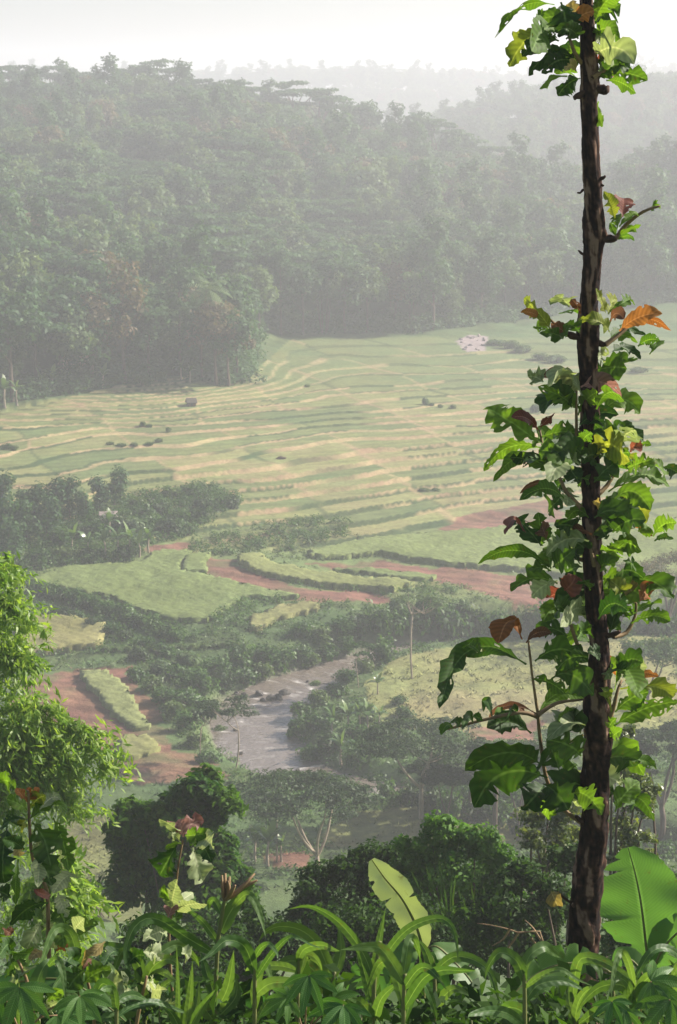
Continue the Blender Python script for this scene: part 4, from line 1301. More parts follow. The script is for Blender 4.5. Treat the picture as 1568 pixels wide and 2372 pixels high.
def leaf_mass(name, xy, h, rad, per, size, mat, label, seed, lump=0.35, aspect=0.5):
    """Low leafy growth: clumps of blades at every xy, as one object."""
    r = np.random.default_rng(seed)
    n = len(xy)
    z = T(xy[:, 0], xy[:, 1])
    hh = h * (1 - lump + 2 * lump * r.random(n)); rr_ = rad * (0.7 + 0.6 * r.random(n))
    d = unit(r.normal(size=(n, per, 3))); d[..., 2] = np.abs(d[..., 2])
    q = (0.55 + 0.45 * r.random((n, per, 1)))
    P = np.stack([xy[:, 0], xy[:, 1], z], 1)[:, None] + d * q * np.stack([rr_, rr_, hh], 1)[:, None]
    N = d * 0.7 + np.array([0, 0, 0.6]) + 0.5 * r.normal(size=(n, per, 3))
    P = P.reshape(-1, 3); N = N.reshape(-1, 3)
    L = size * (0.65 + 0.7 * r.random(len(P)))
    V, F, var = leaf_quads(P, N, L, L * aspect, r)
    var = 0.5 * var + 0.5 * np.repeat(np.repeat(fbm(xy[:, 0] / 4, xy[:, 1] / 4, seed, 2), per), 4)
    o = link(name, npmesh(name, V, F, var), mat)
    tag(o, label, None, None, 'stuff')
    return o


r_ = np.random.default_rng(23)
# scrub on the slope below the viewer and on the stream banks
gx = r_.uniform(-46, 46, 11000); gy = r_.uniform(28, 188, 11000)
rd_ = river_dist(gx, gy)
m_ = (np.abs(gx) < 0.17 * gy * 1.25 + 5) & (rd_ > 0.9) & ~keep_clear(gx, gy) & (fbm(gx / 7, gy / 7, 71, 2) > 0.40)
leaf_mass('undergrowth', np.stack([gx[m_], gy[m_]], 1), 0.65, 0.75, 26, 0.26, M['bush'], 'scrubby green undergrowth on the slopes and stream banks', 5)
gx = r_.uniform(-46, 46, 5000); gy = r_.uniform(112, 200, 5000)
rd_ = river_dist(gx, gy)
m_ = (np.abs(gx) < 0.17 * gy * 1.25 + 5) & (rd_ > 0.6) & ~keep_clear(gx, gy) & (fbm(gx / 5, gy / 5, 73, 2) > 0.5)
leaf_mass('weeds', np.stack([gx[m_], gy[m_]], 1), 0.4, 0.55, 16, 0.22, M['bush_light'], 'pale green weeds over the stream banks and field edges', 6)
for key, nm, lb, hh, sd in (('dark_crop', 'leafy_crop', 'dark green leafy crop in a pointed plot among the terraces', 0.8, 8), ('bank_crop', 'leafy_crop', 'green leafy crop on the slope beside the large rice field', 0.8, 9)):
    P = PLOT[key]; lo = P.min(0); hi = P.max(0)
    n = int((hi[0] - lo[0]) * (hi[1] - lo[1]) * 1.5)
    xy = np.stack([r_.uniform(lo[0], hi[0], n), r_.uniform(lo[1], hi[1], n)], 1)
    xy = xy[in_poly(xy[:, 0], xy[:, 1], P)]
    leaf_mass(nm, xy, hh, 0.6, 26, 0.28, M['bush'], lb, sd)
# the plantation wedge around the grove
P = gpoly([(170, 1180), (320, 1150), (470, 1118), (560, 1160), (470, 1215), (420, 1245), (350, 1262), (300, 1300), (170, 1310), (0, 1330), (0, 1200)])
lo = P.min(0); hi = P.max(0)
xy = np.stack([r_.uniform(lo[0], hi[0], 2600), r_.uniform(lo[1], hi[1], 2600)], 1)
xy = xy[in_poly(xy[:, 0], xy[:, 1], P)]
leaf_mass('plantation_crop', xy, 0.9, 0.7, 26, 0.3, M['bush'], 'dark leafy crop filling the plantation around the banana grove', 10)


# bushy skirt along the foot of the wood
ex = np.concatenate([np.linspace(-60, -14.5, 110), np.full(60, -14.6), np.linspace(-14.1, 75, 130)])
ey = np.interp(ex, [-160, -60, -43.6, -37.7, -28.8, -22, -17, -14.4, -14.2, -8, 0, 15, 22, 45, 70, 120], [232, 247, 255, 261, 268, 274, 271, 272, 322, 326, 329, 331, 336, 360, 367, 384])
ey[110:170] = np.linspace(272, 322, 60)
xy = np.concatenate([np.stack([ex + r_.normal(size=len(ex)) * 0.9, ey + 0.6 + np.abs(r_.normal(size=len(ex))) * 2.2 + k * 1.5], 1) for k in range(4)])
leaf_mass('understory', xy, 2.8, 1.8, 60, 0.6, M['forest'], 'dark bushy understory along the foot of the wooded hill', 12)


# grass: short blades over the terraces, plots and meadow
def build_grass():
    r = np.random.default_rng(29)
    n = 14000
    y = 112 + (335 - 112) * r.random(n) ** 1.0
    x = (r.random(n) * 2 - 1) * (0.17 * y * 1.2 + 4)
    rd = river_dist(x, y)
    m = rd > 0.7
    x, y = x[m], y[m]
    z, rr2, tm, rd = T_full(x, y)
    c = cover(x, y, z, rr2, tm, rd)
    hh = np.zeros(len(x))
    for key, h in (('big_rice', .55), ('small_rice', .6), ('hook_rice', .75), ('thin_rice', .5), ('upper_rice', .7), ('pale_rice', .7), ('strip_rice', .55), ('end_rice', .5), ('low_strip', .6)):
        q = in_poly(x, y, PLOT[key]); hh[q] = h
        c[q] = np.array((0.17, 0.215, 0.07)) * (0.8 + 0.5 * r.random((q.sum(), 1)))
    soil = np.zeros(len(x), bool)
    for P in SOIL: soil |= in_poly(x, y, P)
    keep = (~soil) & (hh == 0) & (y < 205)
    x, y, z, c, hh = x[keep], y[keep], z[keep], c[keep], hh[keep]
    k = 5
    n = len(x)
    B = np.repeat(np.stack([x, y, z + hh * 0.9], 1), k, 0) + np.concatenate([r.normal(size=(n * k, 2)) * 0.22, np.zeros((n * k, 1))], 1)
    Lh = (0.14 + 0.2 * r.random(n * k))
    lean = r.normal(size=(n * k, 2)) * 1.0
    wv = r.normal(size=(n * k, 3)); wv[:, 2] = 0; wv = unit(wv) * (0.05 + 0.05 * r.random((n * k, 1)))
    tip = B + np.stack([lean[:, 0] * Lh, lean[:, 1] * Lh, Lh], 1)
    V = np.stack([B - wv, B + wv, tip], 1).reshape(-1, 3)
    F = np.arange(3 * n * k).reshape(-1, 3)
    C = np.repeat(c, k, 0) * (1.0 + 0.7 * r.random((n * k, 1))); C = np.repeat(np.clip(C, 0, 0.7), 3, 0)
    me = npmesh('grass', V, F, col=C)
    o = link('grass', me, M['ground'])
    tag(o, 'short grass and rice blades over the terraces and meadow', None, None, 'stuff')


build_grass()

# ------------------------------------------------------------------ foreground
GC = dict(tcol=(1.7, 1.75, 0.5))
LM = {
    'w': leaf_mat('banana_sunlit_blade', (0.22, 0.29, 0.19), (0.36, 0.42, 0.30), 0.22, 0.28, 0.6, noise=5.0, veins=170, stripe=0.10, **GC),  # paler copy of the banana blade, sun shine put into its colour
    'g': leaf_mat('leaf_green', (0.045, 0.100, 0.014), (0.100, 0.175, 0.024), 0.46, 0.62, 0.2, noise=7, veins=26, **GC),
    'd': leaf_mat('leaf_dark_green', (0.018, 0.050, 0.010), (0.048, 0.098, 0.016), 0.34, 0.58, 0.22, noise=7, veins=26, **GC),
    'y': leaf_mat('leaf_yellow_green', (0.12, 0.17, 0.028), (0.21, 0.235, 0.045), 0.48, 0.6, 0.2, noise=7, veins=26, tcol=(1.5, 1.45, 0.5)),
    'p': leaf_mat('leaf_pale_underside', (0.20, 0.25, 0.12), (0.36, 0.40, 0.22), 0.40, 0.6, 0.3, noise=9, veins=26, tcol=(1.2, 1.25, 0.6)),
    't': leaf_mat('leaf_dry_tan', (0.24, 0.19, 0.07), (0.36, 0.28, 0.12), 0.40, 0.7, 0.2, noise=11, veins=26, tcol=(1.3, 1.2, 0.6)),
    'o': leaf_mat('leaf_dry_orange', (0.22, 0.085, 0.025), (0.34, 0.15, 0.045), 0.40, 0.7, 0.2, noise=11, veins=26, tcol=(1.4, 1.2, 0.7)),
    'r': leaf_mat('leaf_young_red', (0.12, 0.035, 0.025), (0.20, 0.075, 0.048), 0.42, 0.55, 0.3, noise=11, veins=26, tcol=(1.5, 1.1, 0.7)),
    'k': leaf_mat('leaf_young_pink', (0.19, 0.095, 0.08), (0.29, 0.16, 0.135), 0.40, 0.6, 0.3, noise=11, veins=26, tcol=(1.3, 1.1, 0.9)),
    'b': leaf_mat('leaf_dry_brown', (0.08, 0.035, 0.020), (0.17, 0.085, 0.045), 0.35, 0.7, 0.2, noise=11, veins=26, tcol=(1.4, 1.2, 0.8)),
    'c': leaf_mat('corn_blade', (0.050, 0.105, 0.030), (0.105, 0.17, 0.055), 0.40, 0.48, 0.3, noise=4, veins=8, stripe=0.0, **GC),
    'n': leaf_mat('banana_blade', (0.060, 0.135, 0.035), (0.125, 0.21, 0.065), 0.36, 0.42, 0.3, noise=4.0, veins=170, stripe=0.06, tcol=(1.25, 1.6, 0.6)),
    'm': leaf_mat('cassava_blade', (0.040, 0.12, 0.025), (0.09, 0.18, 0.040), 0.36, 0.45, 0.3, noise=5, veins=30, **GC),
}
M['near_bark'] = rough_mat('sapling_bark', (0.011, 0.007, 0.006), (0.085, 0.045, 0.031), 20, 0.95, 0.8, 0.008, (1, 1, 0.5), 8, c3=(0.36, 0.25, 0.20))
M['green_stem'] = rough_mat('green_stem', (0.10, 0.13, 0.04), (0.20, 0.19, 0.07), 8, 0.6, 0.3, 0.005, (1, 1, 0.2))
M['brown_stem'] = rough_mat('brown_stem', (0.14, 0.09, 0.045), (0.27, 0.18, 0.09), 14, 0.7, 0.4, 0.004)


def flaky_bark():
    m, n, l = mat_new('flaky_bark')
    out = n.new('ShaderNodeOutputMaterial'); p = n.new('ShaderNodeBsdfPrincipled'); p.inputs['Roughness'].default_value = 0.95; p.inputs['Specular IOR Level'].default_value = 0.15
    a = n.new('ShaderNodeAttribute'); a.attribute_name = 'var'
    tc = n.new('ShaderNodeTexCoord'); nz = n.new('ShaderNodeTexNoise'); nz.inputs['Scale'].default_value = 55; nz.inputs['Detail'].default_value = 5
    l.new(tc.outputs['Object'], nz.inputs['Vector'])
    ad = n.new('ShaderNodeMath'); ad.operation = 'MULTIPLY_ADD'; ad.inputs[1].default_value = 0.55; l.new(nz.outputs['Fac'], ad.inputs[0])
    sb = n.new('ShaderNodeMath'); sb.operation = 'SUBTRACT'; sb.inputs[1].default_value = 0.27; l.new(a.outputs['Fac'], sb.inputs[0]); l.new(sb.outputs[0], ad.inputs[2])
    cr = n.new('ShaderNodeValToRGB'); e = cr.color_ramp.elements
    e[0].position = 0.05; e[0].color = (0.008, 0.005, 0.005, 1); e[1].position = 0.95; e[1].color = (0.20, 0.125, 0.09, 1)
    q = e.new(0.40); q.color = (0.034, 0.018, 0.013, 1); q = e.new(0.68); q.color = (0.080, 0.042, 0.029, 1)
    l.new(ad.outputs[0], cr.inputs['Fac']); l.new(cr.outputs[0], p.inputs['Base Color'])
    bp = n.new('ShaderNodeBump'); bp.inputs['Strength'].default_value = 0.7; bp.inputs['Distance'].default_value = 0.006
    l.new(nz.outputs['Fac'], bp.inputs['Height']); l.new(bp.outputs[0], p.inputs['Normal']); l.new(p.outputs[0], out.inputs['Surface'])
    return m


M['sapling_bark'] = flaky_bark()


def side_normal(a, mid, roll):
    c = np.array(EYE) - mid; c = c / np.linalg.norm(c)
    s = np.cross(a, c); s /= np.linalg.norm(s) + 1e-9
    n = np.cross(s, a)
    return s * math.cos(roll) + n * math.sin(roll), n * math.cos(roll) - s * math.sin(roll)


def blade_mesh(name, axis_pts, widths, rolls, seed, nl=16, nw=4, fold=0.25, wave=0.12, wfreq=9.0, jag=0.0, bites=0, holes=0.0, uvk=1.0):
    """A leaf blade along a spine; widths and rolls are sampled along it. Returns mesh in world space."""
    r = np.random.default_rng(seed)
    A = np.array(axis_pts, float)
    # smooth the spine
    if len(A) > 2:
        A, _ = resample(A, np.zeros(len(A)), 8)
    seg = np.concatenate([[0], np.cumsum(np.linalg.norm(np.diff(A, axis=0), axis=1))]); L = seg[-1]
    ts = np.linspace(0, 1, nl + 1)
    S = np.stack([np.interp(ts * L, seg, A[:, k]) for k in range(3)], 1)
    w = widths(ts) if callable(widths) else np.interp(ts, np.linspace(0, 1, len(widths)), widths)
    ro = np.interp(ts, np.linspace(0, 1, len(rolls)), rolls)
    bt = [(r.random() * 0.75 + 0.18, r.choice((-1, 1)), 0.35 + 0.55 * r.random(), (0.02 + 0.05 * r.random()) * (0.25 if nl > 50 else 1)) for _ in range(bites)]
    V = []; U = []
    ph = r.random() * 6; ph2 = r.random() * 6
    jn = 1 + jag * r.normal(size=(nl + 1, 2))
    for i, t in enumerate(ts):
        tg = S[min(i + 1, nl)] - S[max(i - 1, 0)]; tg /= np.linalg.norm(tg) + 1e-9
        s, n = side_normal(tg, S[i], ro[i])
        for k in range(-nw, nw + 1):
            f = k / nw; sg = 0 if f < 0 else 1
            ww = w[i] * jn[i, sg]
            for (t0, sd, dp, wd) in bt:
                if sd == (1 if f > 0 else -1):
                    ww = ww * (1 - dp * math.exp(-((t - t0) / wd) ** 2))
            up = fold * abs(f) * w[i] - fold * 0.5 * f * f * w[i] + wave * w[i] * f * f * math.sin(wfreq * t + ph + (2.0 if f < 0 else 0)) + 0.05 * w[i] * math.sin(17 * t + ph2 + 3 * f) * abs(f)
            V.append(S[i] + s * f * ww + n * up); U.append((f, t * uvk * L / (2 * max(w.max(), 1e-4))))
    W_ = 2 * nw + 1
    F = []
    for i in range(nl):
        for k in range(2 * nw):
            if holes > 0 and 0.15 < i / nl < 0.95 and k not in (nw - 1, nw) and r.random() < holes:
                continue
            a = i * W_ + k
            F.append((a, a + 1, a + W_ + 1, a + W_))
    V = np.array(V); F = np.array(F)
    return V, F, np.array(U, np.float32), r.random()


def add_blade(parent, data, mat, name='leaf', label=None):
    V, F, U, rv = data
    o0 = V[0].copy()
    me = npmesh(name, V - o0, F, np.full(len(V), rv), smooth_=True)
    uv = me.uv_layers.new(name='UVMap'); uv.data.foreach_set('uv', U[F.ravel()].ravel())
    o = link(name, me, mat, parent)
    o.location = o0 - np.array(parent.location if parent.parent is None else parent.location + parent.parent.location)
    if label: o['label'] = label
    return o


def leaf_profile(W):
    def f(t):
        t = np.asarray(t)
        body = np.sin(math.pi * np.clip((t - 0.08) / 0.92, 0, 1) ** 1.12) ** 0.72
        return np.maximum(W * 0.5 * body, 0.0035 * (1 - t) + 0.0008)
    return f


def tree_leaves(root, items, conv, Y0, seed, spread=0.16, shrink=1.0):
    """items: (x0, y0, x1, y1, width, colour[, arch]) in crop pixels; conv maps to photo pixels and scale."""
    r = np.random.default_rng(seed)
    ox, oy, k = conv
    for i, it in enumerate(items):
        x0, y0, x1, y1, w, cc = it[:6]
        if cc in 'yt' and (i * 7 + seed) % 5 < 2: cc = 'g'
        arch = it[6] if len(it) > 6 else 0.10 + 0.08 * r.random()
        u0, v0, u1, v1 = ox + x0 * k, oy + y0 * k, ox + x1 * k, oy + y1 * k
        yb = Y0 + spread * (r.random() * 2 - 1) * 0.8; yt = yb + spread * 1.4 * (r.random() * 2 - 1) - 0.03
        B = at(u0, v0, yb); E = at(u1, v1, yt)
        mperp = px2m(1, B)
        L = np.linalg.norm(E - B)
        a = (E - B) / L
        up = np.array((0, 0, 1.0)); up = up - a * (up @ a); up /= np.linalg.norm(up) + 1e-9
        horiz = 1 - abs(a[2])
        bow = 0.22 * r.normal()
        pts = [B + (E - B) * t + up * arch * L * horiz * 4 * t * (1 - t) + np.array((0, bow * L * 4 * t * (1 - t), 0)) for t in (0, 0.25, 0.5, 0.75, 1.0)]
        roll = (r.random() - 0.5) * 1.9
        if w * k > 34: roll *= 0.45
        rag = 1.0 if cc in 'gdyp' else 0.4
        W = w * k * mperp * (1.5 if w < 100 else 1.25) / max(0.8, math.cos(roll))
        d = blade_mesh('leaf', pts, leaf_profile(W), (roll, roll + 0.5 * r.normal()), seed * 100 + i, 24, 4, 0.30 + 0.3 * r.random(), 0.26, 8 + 5 * r.random(),
                       0.13 * rag, int(r.integers(2, 7) * rag) if w > 30 else 0, 0.05 * rag if (w > 45 and r.random() < 0.55) else 0.0)
        add_blade(root, d, LM[cc])


def stalk(root, pts, radii, mat, name, sides=8, jit=0.0, sm=3):
    P = np.array(pts, float)
    if len(P) > 2:
        P2, R2 = resample(P, np.array(radii, float), sm)
    else:
        P2, R2 = P, np.array(radii, float)
    t = Tubes(); o0 = np.array(root.location)
    t.add([p - o0 for p in P2], R2, sides, jit, len(pts))
    return link(name, t.mesh(name), mat, root)


# ---- the tall pruned sapling
YT = 9.0
TR = [(1346, -620, 3), (1349, -480, 7), (1354, -300, 11), (1357, -150, 13), (1358, -60, 15), (1358, 0, 16), (1362, 100, 19), (1366, 200, 22), (1364, 250, 20), (1370, 400, 22), (1374, 470, 23), (1377, 540, 26), (1372, 600, 22), (1364, 700, 23), (1360, 790, 28), (1362, 850, 23), (1366, 950, 22), (1368, 1050, 22), (1371, 1200, 23),
      (1375, 1350, 23), (1384, 1450, 25), (1388, 1500, 24), (1386, 1580, 29), (1384, 1650, 31), (1384, 1700, 33), (1378, 1780, 31), (1377, 1900, 32), (1366, 2000, 36), (1356, 2080, 38), (1352, 2200, 38), (1349, 2371, 41), (1347, 2480, 46)]
base = at(1347, 2480, YT); base[2] = float(T(base[0], base[1]))
teak = empty('sapling_tree', base)
tag(teak, 'tall slim dark-trunked sapling with ragged broad leaves rising the full height', 'tree')
P_ = [at(u, v, YT) for u, v, w in TR]; R_ = [px2m(w, p) * 0.98 for (u, v, w), p in zip(TR, P_)]
PP, RR = resample(np.array(P_), np.array(R_), 12)
PP = PP + np.stack([0.004 * (vnoise(np.arange(len(PP)) / 9.0, np.zeros(len(PP)), 4) - 0.5), np.zeros(len(PP)), np.zeros(len(PP))], 1)
ns = 44
ang = np.arange(ns) * 2 * math.pi / ns
hh_ = np.concatenate([[0], np.cumsum(np.linalg.norm(np.diff(PP, axis=0), axis=1))])
AA, HH = np.meshgrid(ang, hh_)
cx_, cy_ = np.cos(AA), np.sin(AA)
def ring_noise(f, fh, sd):          # seamless around the stem
    return 0.5 * (vnoise(cx_ * f + 50, HH * fh + cy_ * 1.7, sd) + vnoise(cy_ * f + 90, HH * fh - cx_ * 1.3, sd + 1))
crack = np.abs(ring_noise(4.5, 16, 201) - 0.5) * 2
flake = ring_noise(7, 60, 210)
knot = smooth(0.62, 0.8, ring_noise(1.2, 5, 220))
rad_ = RR[:, None] * (0.90 + 0.24 * crack + 0.14 * (flake - 0.5) + 0.20 * knot)
bark_var = np.clip(0.75 * crack + 0.9 * (flake - 0.42) + 0.75 * smooth(0.56, 0.66, ring_noise(2.2, 9, 230)), 0, 1)
VV = np.stack([PP[:, :1] + cx_ * rad_, PP[:, 1:2] + cy_ * rad_, np.repeat(PP[:, 2:], ns, 1)], -1).reshape(-1, 3) - base
ii = (np.arange(len(PP) - 1)[:, None] * ns + np.arange(ns)[None]); jj = (np.arange(len(PP) - 1)[:, None] * ns + (np.arange(ns)[None] + 1) % ns)
FF = np.stack([ii, jj, jj + ns, ii + ns], -1).reshape(-1, 4)
link('trunk', npmesh('trunk', VV, FF, bark_var.ravel()), M['sapling_bark'], teak)
# stubs of cut branches
for k, (u0, v0, u1, v1, r0, r1) in enumerate(((1360, 205, 1330, 226, 9, 6), (1378, 200, 1408, 208, 12, 10), (1385, 548, 1428, 552, 12, 7), (1358, 590, 1340, 580, 5, 2), (1380, 415, 1402, 408, 6, 3), (1352, 780, 1312, 772, 10, 7), (1372, 785, 1402, 798, 10, 5), (1392, 1712, 1418, 1700, 10, 7), (1355, 1905, 1335, 1890, 8, 4),
                                              (1350, 440, 1338, 446, 3, 2), (1388, 420, 1398, 430, 4, 2), (1400, 1472, 1436, 1462, 8, 4), (1345, 2085, 1328, 2095, 8, 6), (1340, 2100, 1290, 2065, 4, 3))):
    a = at(u0, v0, YT); b = at(u1, v1, YT - 0.04)
    stalk(teak, [a, (a + b) / 2 + np.array((0, 0, -0.006)), b], [px2m(r0, a), px2m((r0 + r1) / 2, a), px2m(r1, a)], M['near_bark'], 'branch', 8, 0.25)
# leafy shoots
SHOOTS = [[(1346, 1905), (1300, 1868), (1265, 1802), (1250, 1705), (1245, 1650), (1232, 1560), (1224, 1484)], [(1358, 1530), (1337, 1492), (1320, 1440), (1312, 1390), (1306, 1385)], [(1376, 1310), (1372, 1290), (1362, 1245)],
          [(1420, 1475), (1450, 1465), (1470, 1428), (1473, 1396)], [(1366, 1080), (1338, 1030), (1335, 985), (1335, 905)], [(1350, 1180), (1312, 1140), (1296, 1107), (1262, 1050), (1250, 995)], [(1378, 1150), (1405, 1125), (1434, 1075), (1440, 1050)],
          [(1428, 552), (1450, 520), (1490, 490), (1528, 477)], [(1400, 1690), (1420, 1640), (1430, 1600), (1440, 1575)], [(1402, 798), (1440, 770), (1470, 740)], [(1312, 772), (1290, 755), (1275, 740)],
          [(1350, 150), (1330, 120), (1310, 60)], [(1372, 180), (1400, 165), (1430, 175)], [(1296, 1300), (1285, 1270), (1260, 1240)], [(1245, 1660), (1200, 1650), (1100, 1672), (1030, 1690)], [(1246, 1655), (1290, 1628), (1350, 1620)], [(1360, 1300), (1320, 1290), (1290, 1300)]]
for k, sh in enumerate(SHOOTS):
    pts = [at(u, v, YT + 0.05 * math.sin(k * 2 + i)) for i, (u, v) in enumerate(sh)]
    stalk(teak, pts, np.linspace(px2m(6, pts[0]), px2m(2.5, pts[0]), len(pts)), M['brown_stem'], 'branch', 6, 0.1)
A_ = [(1000, 20, 722, 178, 46, 't', .35), (945, 130, 790, 310, 80, 'y', .3), (1020, 190, 850, 262, 66, 'd', .25), (1110, 275, 880, 352, 56, 'd', .3), (1110, 300, 940, 340, 70, 'd'), (1120, 362, 1016, 445, 56, 'd', .3), (1060, 352, 930, 412, 26, 'g'),
      (1030, 10, 1060, 165, 95, 'd'), (1100, 105, 1185, 55, 56, 'o', .3), (1180, 118, 1308, 18, 110, 'g'), (1190, 130, 1215, 205, 60, 'y'), (1195, 275, 1315, 245, 46, 'r', .2), (1205, 330, 1350, 285, 66, 'p'), (1215, 345, 1432, 372, 66, 'g'), (1240, 372, 1378, 432, 44, 'g'),
      (1060, 200, 1085, 285, 70, 'g'), (1130, 190, 1160, 275, 56, 'g'), (1205, 470, 1225, 585, 28, 'y'), (1090, 110, 1085, 0, 66, 't'), (1050, 100, 940, 90, 60, 'g'), (980, 60, 905, 90, 36, 'y'), (1240, 350, 1300, 340, 44, 'k'), (1110, 180, 1000, 150, 60, 'd'), (1190, 200, 1240, 150, 60, 'p'), (1100, 330, 1050, 330, 36, 't'),
      (1290, 1100, 1400, 1040, 24, 'g'), (1290, 1098, 1382, 1075, 24, 'g'), (1295, 1108, 1370, 1116, 20, 'y'), (1285, 1095, 1258, 1030, 22, 'g'), (1280, 1010, 1228, 885, 46, 'y'), (1315, 1005, 1320, 918, 76, 'r'), (1450, 960, 1492, 952, 30, 'g'), (1300, 1050, 1390, 990, 34, 'g'), (1290, 1060, 1320, 980, 50, 'g')]
B_ = [(650, 420, 458, 200, 90, 'y'), (570, 335, 435, 300, 42, 'o'), (790, 262, 690, 175, 96, 'p'), (870, 310, 800, 205, 46, 'b'), (1000, 392, 708, 310, 100, 't', .25), (1080, 445, 850, 352, 66, 'y', .2), (640, 425, 525, 410, 60, 'g'), (745, 490, 570, 450, 76, 'd'),
      (760, 455, 655, 380, 56, 'b'), (860, 445, 740, 395, 96, 'd'), (1050, 305, 980, 128, 66, 'y'), (1070, 315, 1135, 205, 115, 'y'), (1080, 292, 1235, 208, 66, 't'), (1150, 435, 1462, 310, 110, 'o', .2), (1180, 405, 1525, 432, 46, 'o', .2), (1085, 365, 1185, 350, 66, 'b'),
      (1080, 502, 1345, 468, 66, 'd'), (1060, 525, 1285, 520, 46, 'g'), (1285, 545, 1445, 508, 56, 'g'), (1370, 605, 1412, 520, 66, 'g'), (1100, 585, 1305, 640, 56, 'd'), (895, 800, 1205, 705, 165, 'd'), (1000, 645, 1062, 615, 76, 'p'), (1030, 720, 1285, 640, 80, 'd'),
      (835, 860, 590, 765, 76, 'b', .3), (600, 805, 488, 765, 96, 'p'), (845, 1000, 560, 838, 130, 'g'), (850, 1045, 992, 875, 110, 'g'), (870, 840, 1165, 915, 130, 'k', .25), (560, 1240, 188, 985, 210, 'g'), (560, 1150, 368, 1060, 66, 'r', .2), (580, 1130, 682, 1025, 56, 'r', .2),
      (860, 1120, 1145, 1040, 96, 'd'), (590, 1200, 892, 1190, 96, 'g'), (600, 1282, 170, 1450, 86, 'y', .35), (610, 1260, 690, 1500, 150, 'd'), (520, 1400, 358, 1350, 76, 'd'), (720, 1500, 500, 1395, 90, 'd'), (705, 1490, 238, 1525, 86, 'g', .3), (720, 1590, 430, 1612, 34, 'b', .2),
      (1150, 1265, 1272, 1155, 160, 'p'), (1140, 1272, 1285, 1435, 110, 'y'), (1200, 1432, 1395, 1365, 110, 'g'), (1070, 1600, 1515, 1562, 120, 'g', .2), (1230, 1312, 1300, 1310, 56, 'r'), (1280, 1282, 1382, 1265, 34, 'g'), (1000, 1372, 880, 1392, 90, 'd'), (1020, 1340, 1105, 1412, 90, 'g'),
      (750, 1645, 428, 1660, 66, 'g', .2), (745, 1610, 635, 1725, 150, 'd'), (1460, 1420, 1575, 1465, 80, 'd'), (1200, 1652, 1342, 1640, 36, 'r'), (1150, 1700, 1335, 1725, 110, 'g'), (850, 1080, 1035, 1170, 66, 'd'), (900, 1202, 1065, 1235, 66, 'd'), (870, 1250, 960, 1180, 70, 'g'), (780, 1420, 860, 1540, 110, 'd'),
      (850, 1560, 930, 1450, 90, 'd'), (880, 1500, 980, 1560, 80, 'g'), (820, 1600, 770, 1700, 110, 'p'), (900, 1640, 980, 1700, 90, 'd'), (1000, 1640, 960, 1764, 70, 't'), (860, 1690, 930, 1740, 80, 'p'), (980, 1290, 1050, 1320, 60, 'p'), (1130, 1180, 1180, 1150, 50, 'd'), (1330, 1400, 1480, 1450, 90, 'g'), (920, 1090, 1040, 1130, 60, 'd'),
      (880, 1330, 830, 1400, 90, 'd'), (1060, 1250, 1110, 1230, 60, 'd'), (760, 1500, 700, 1560, 80, 'd')]
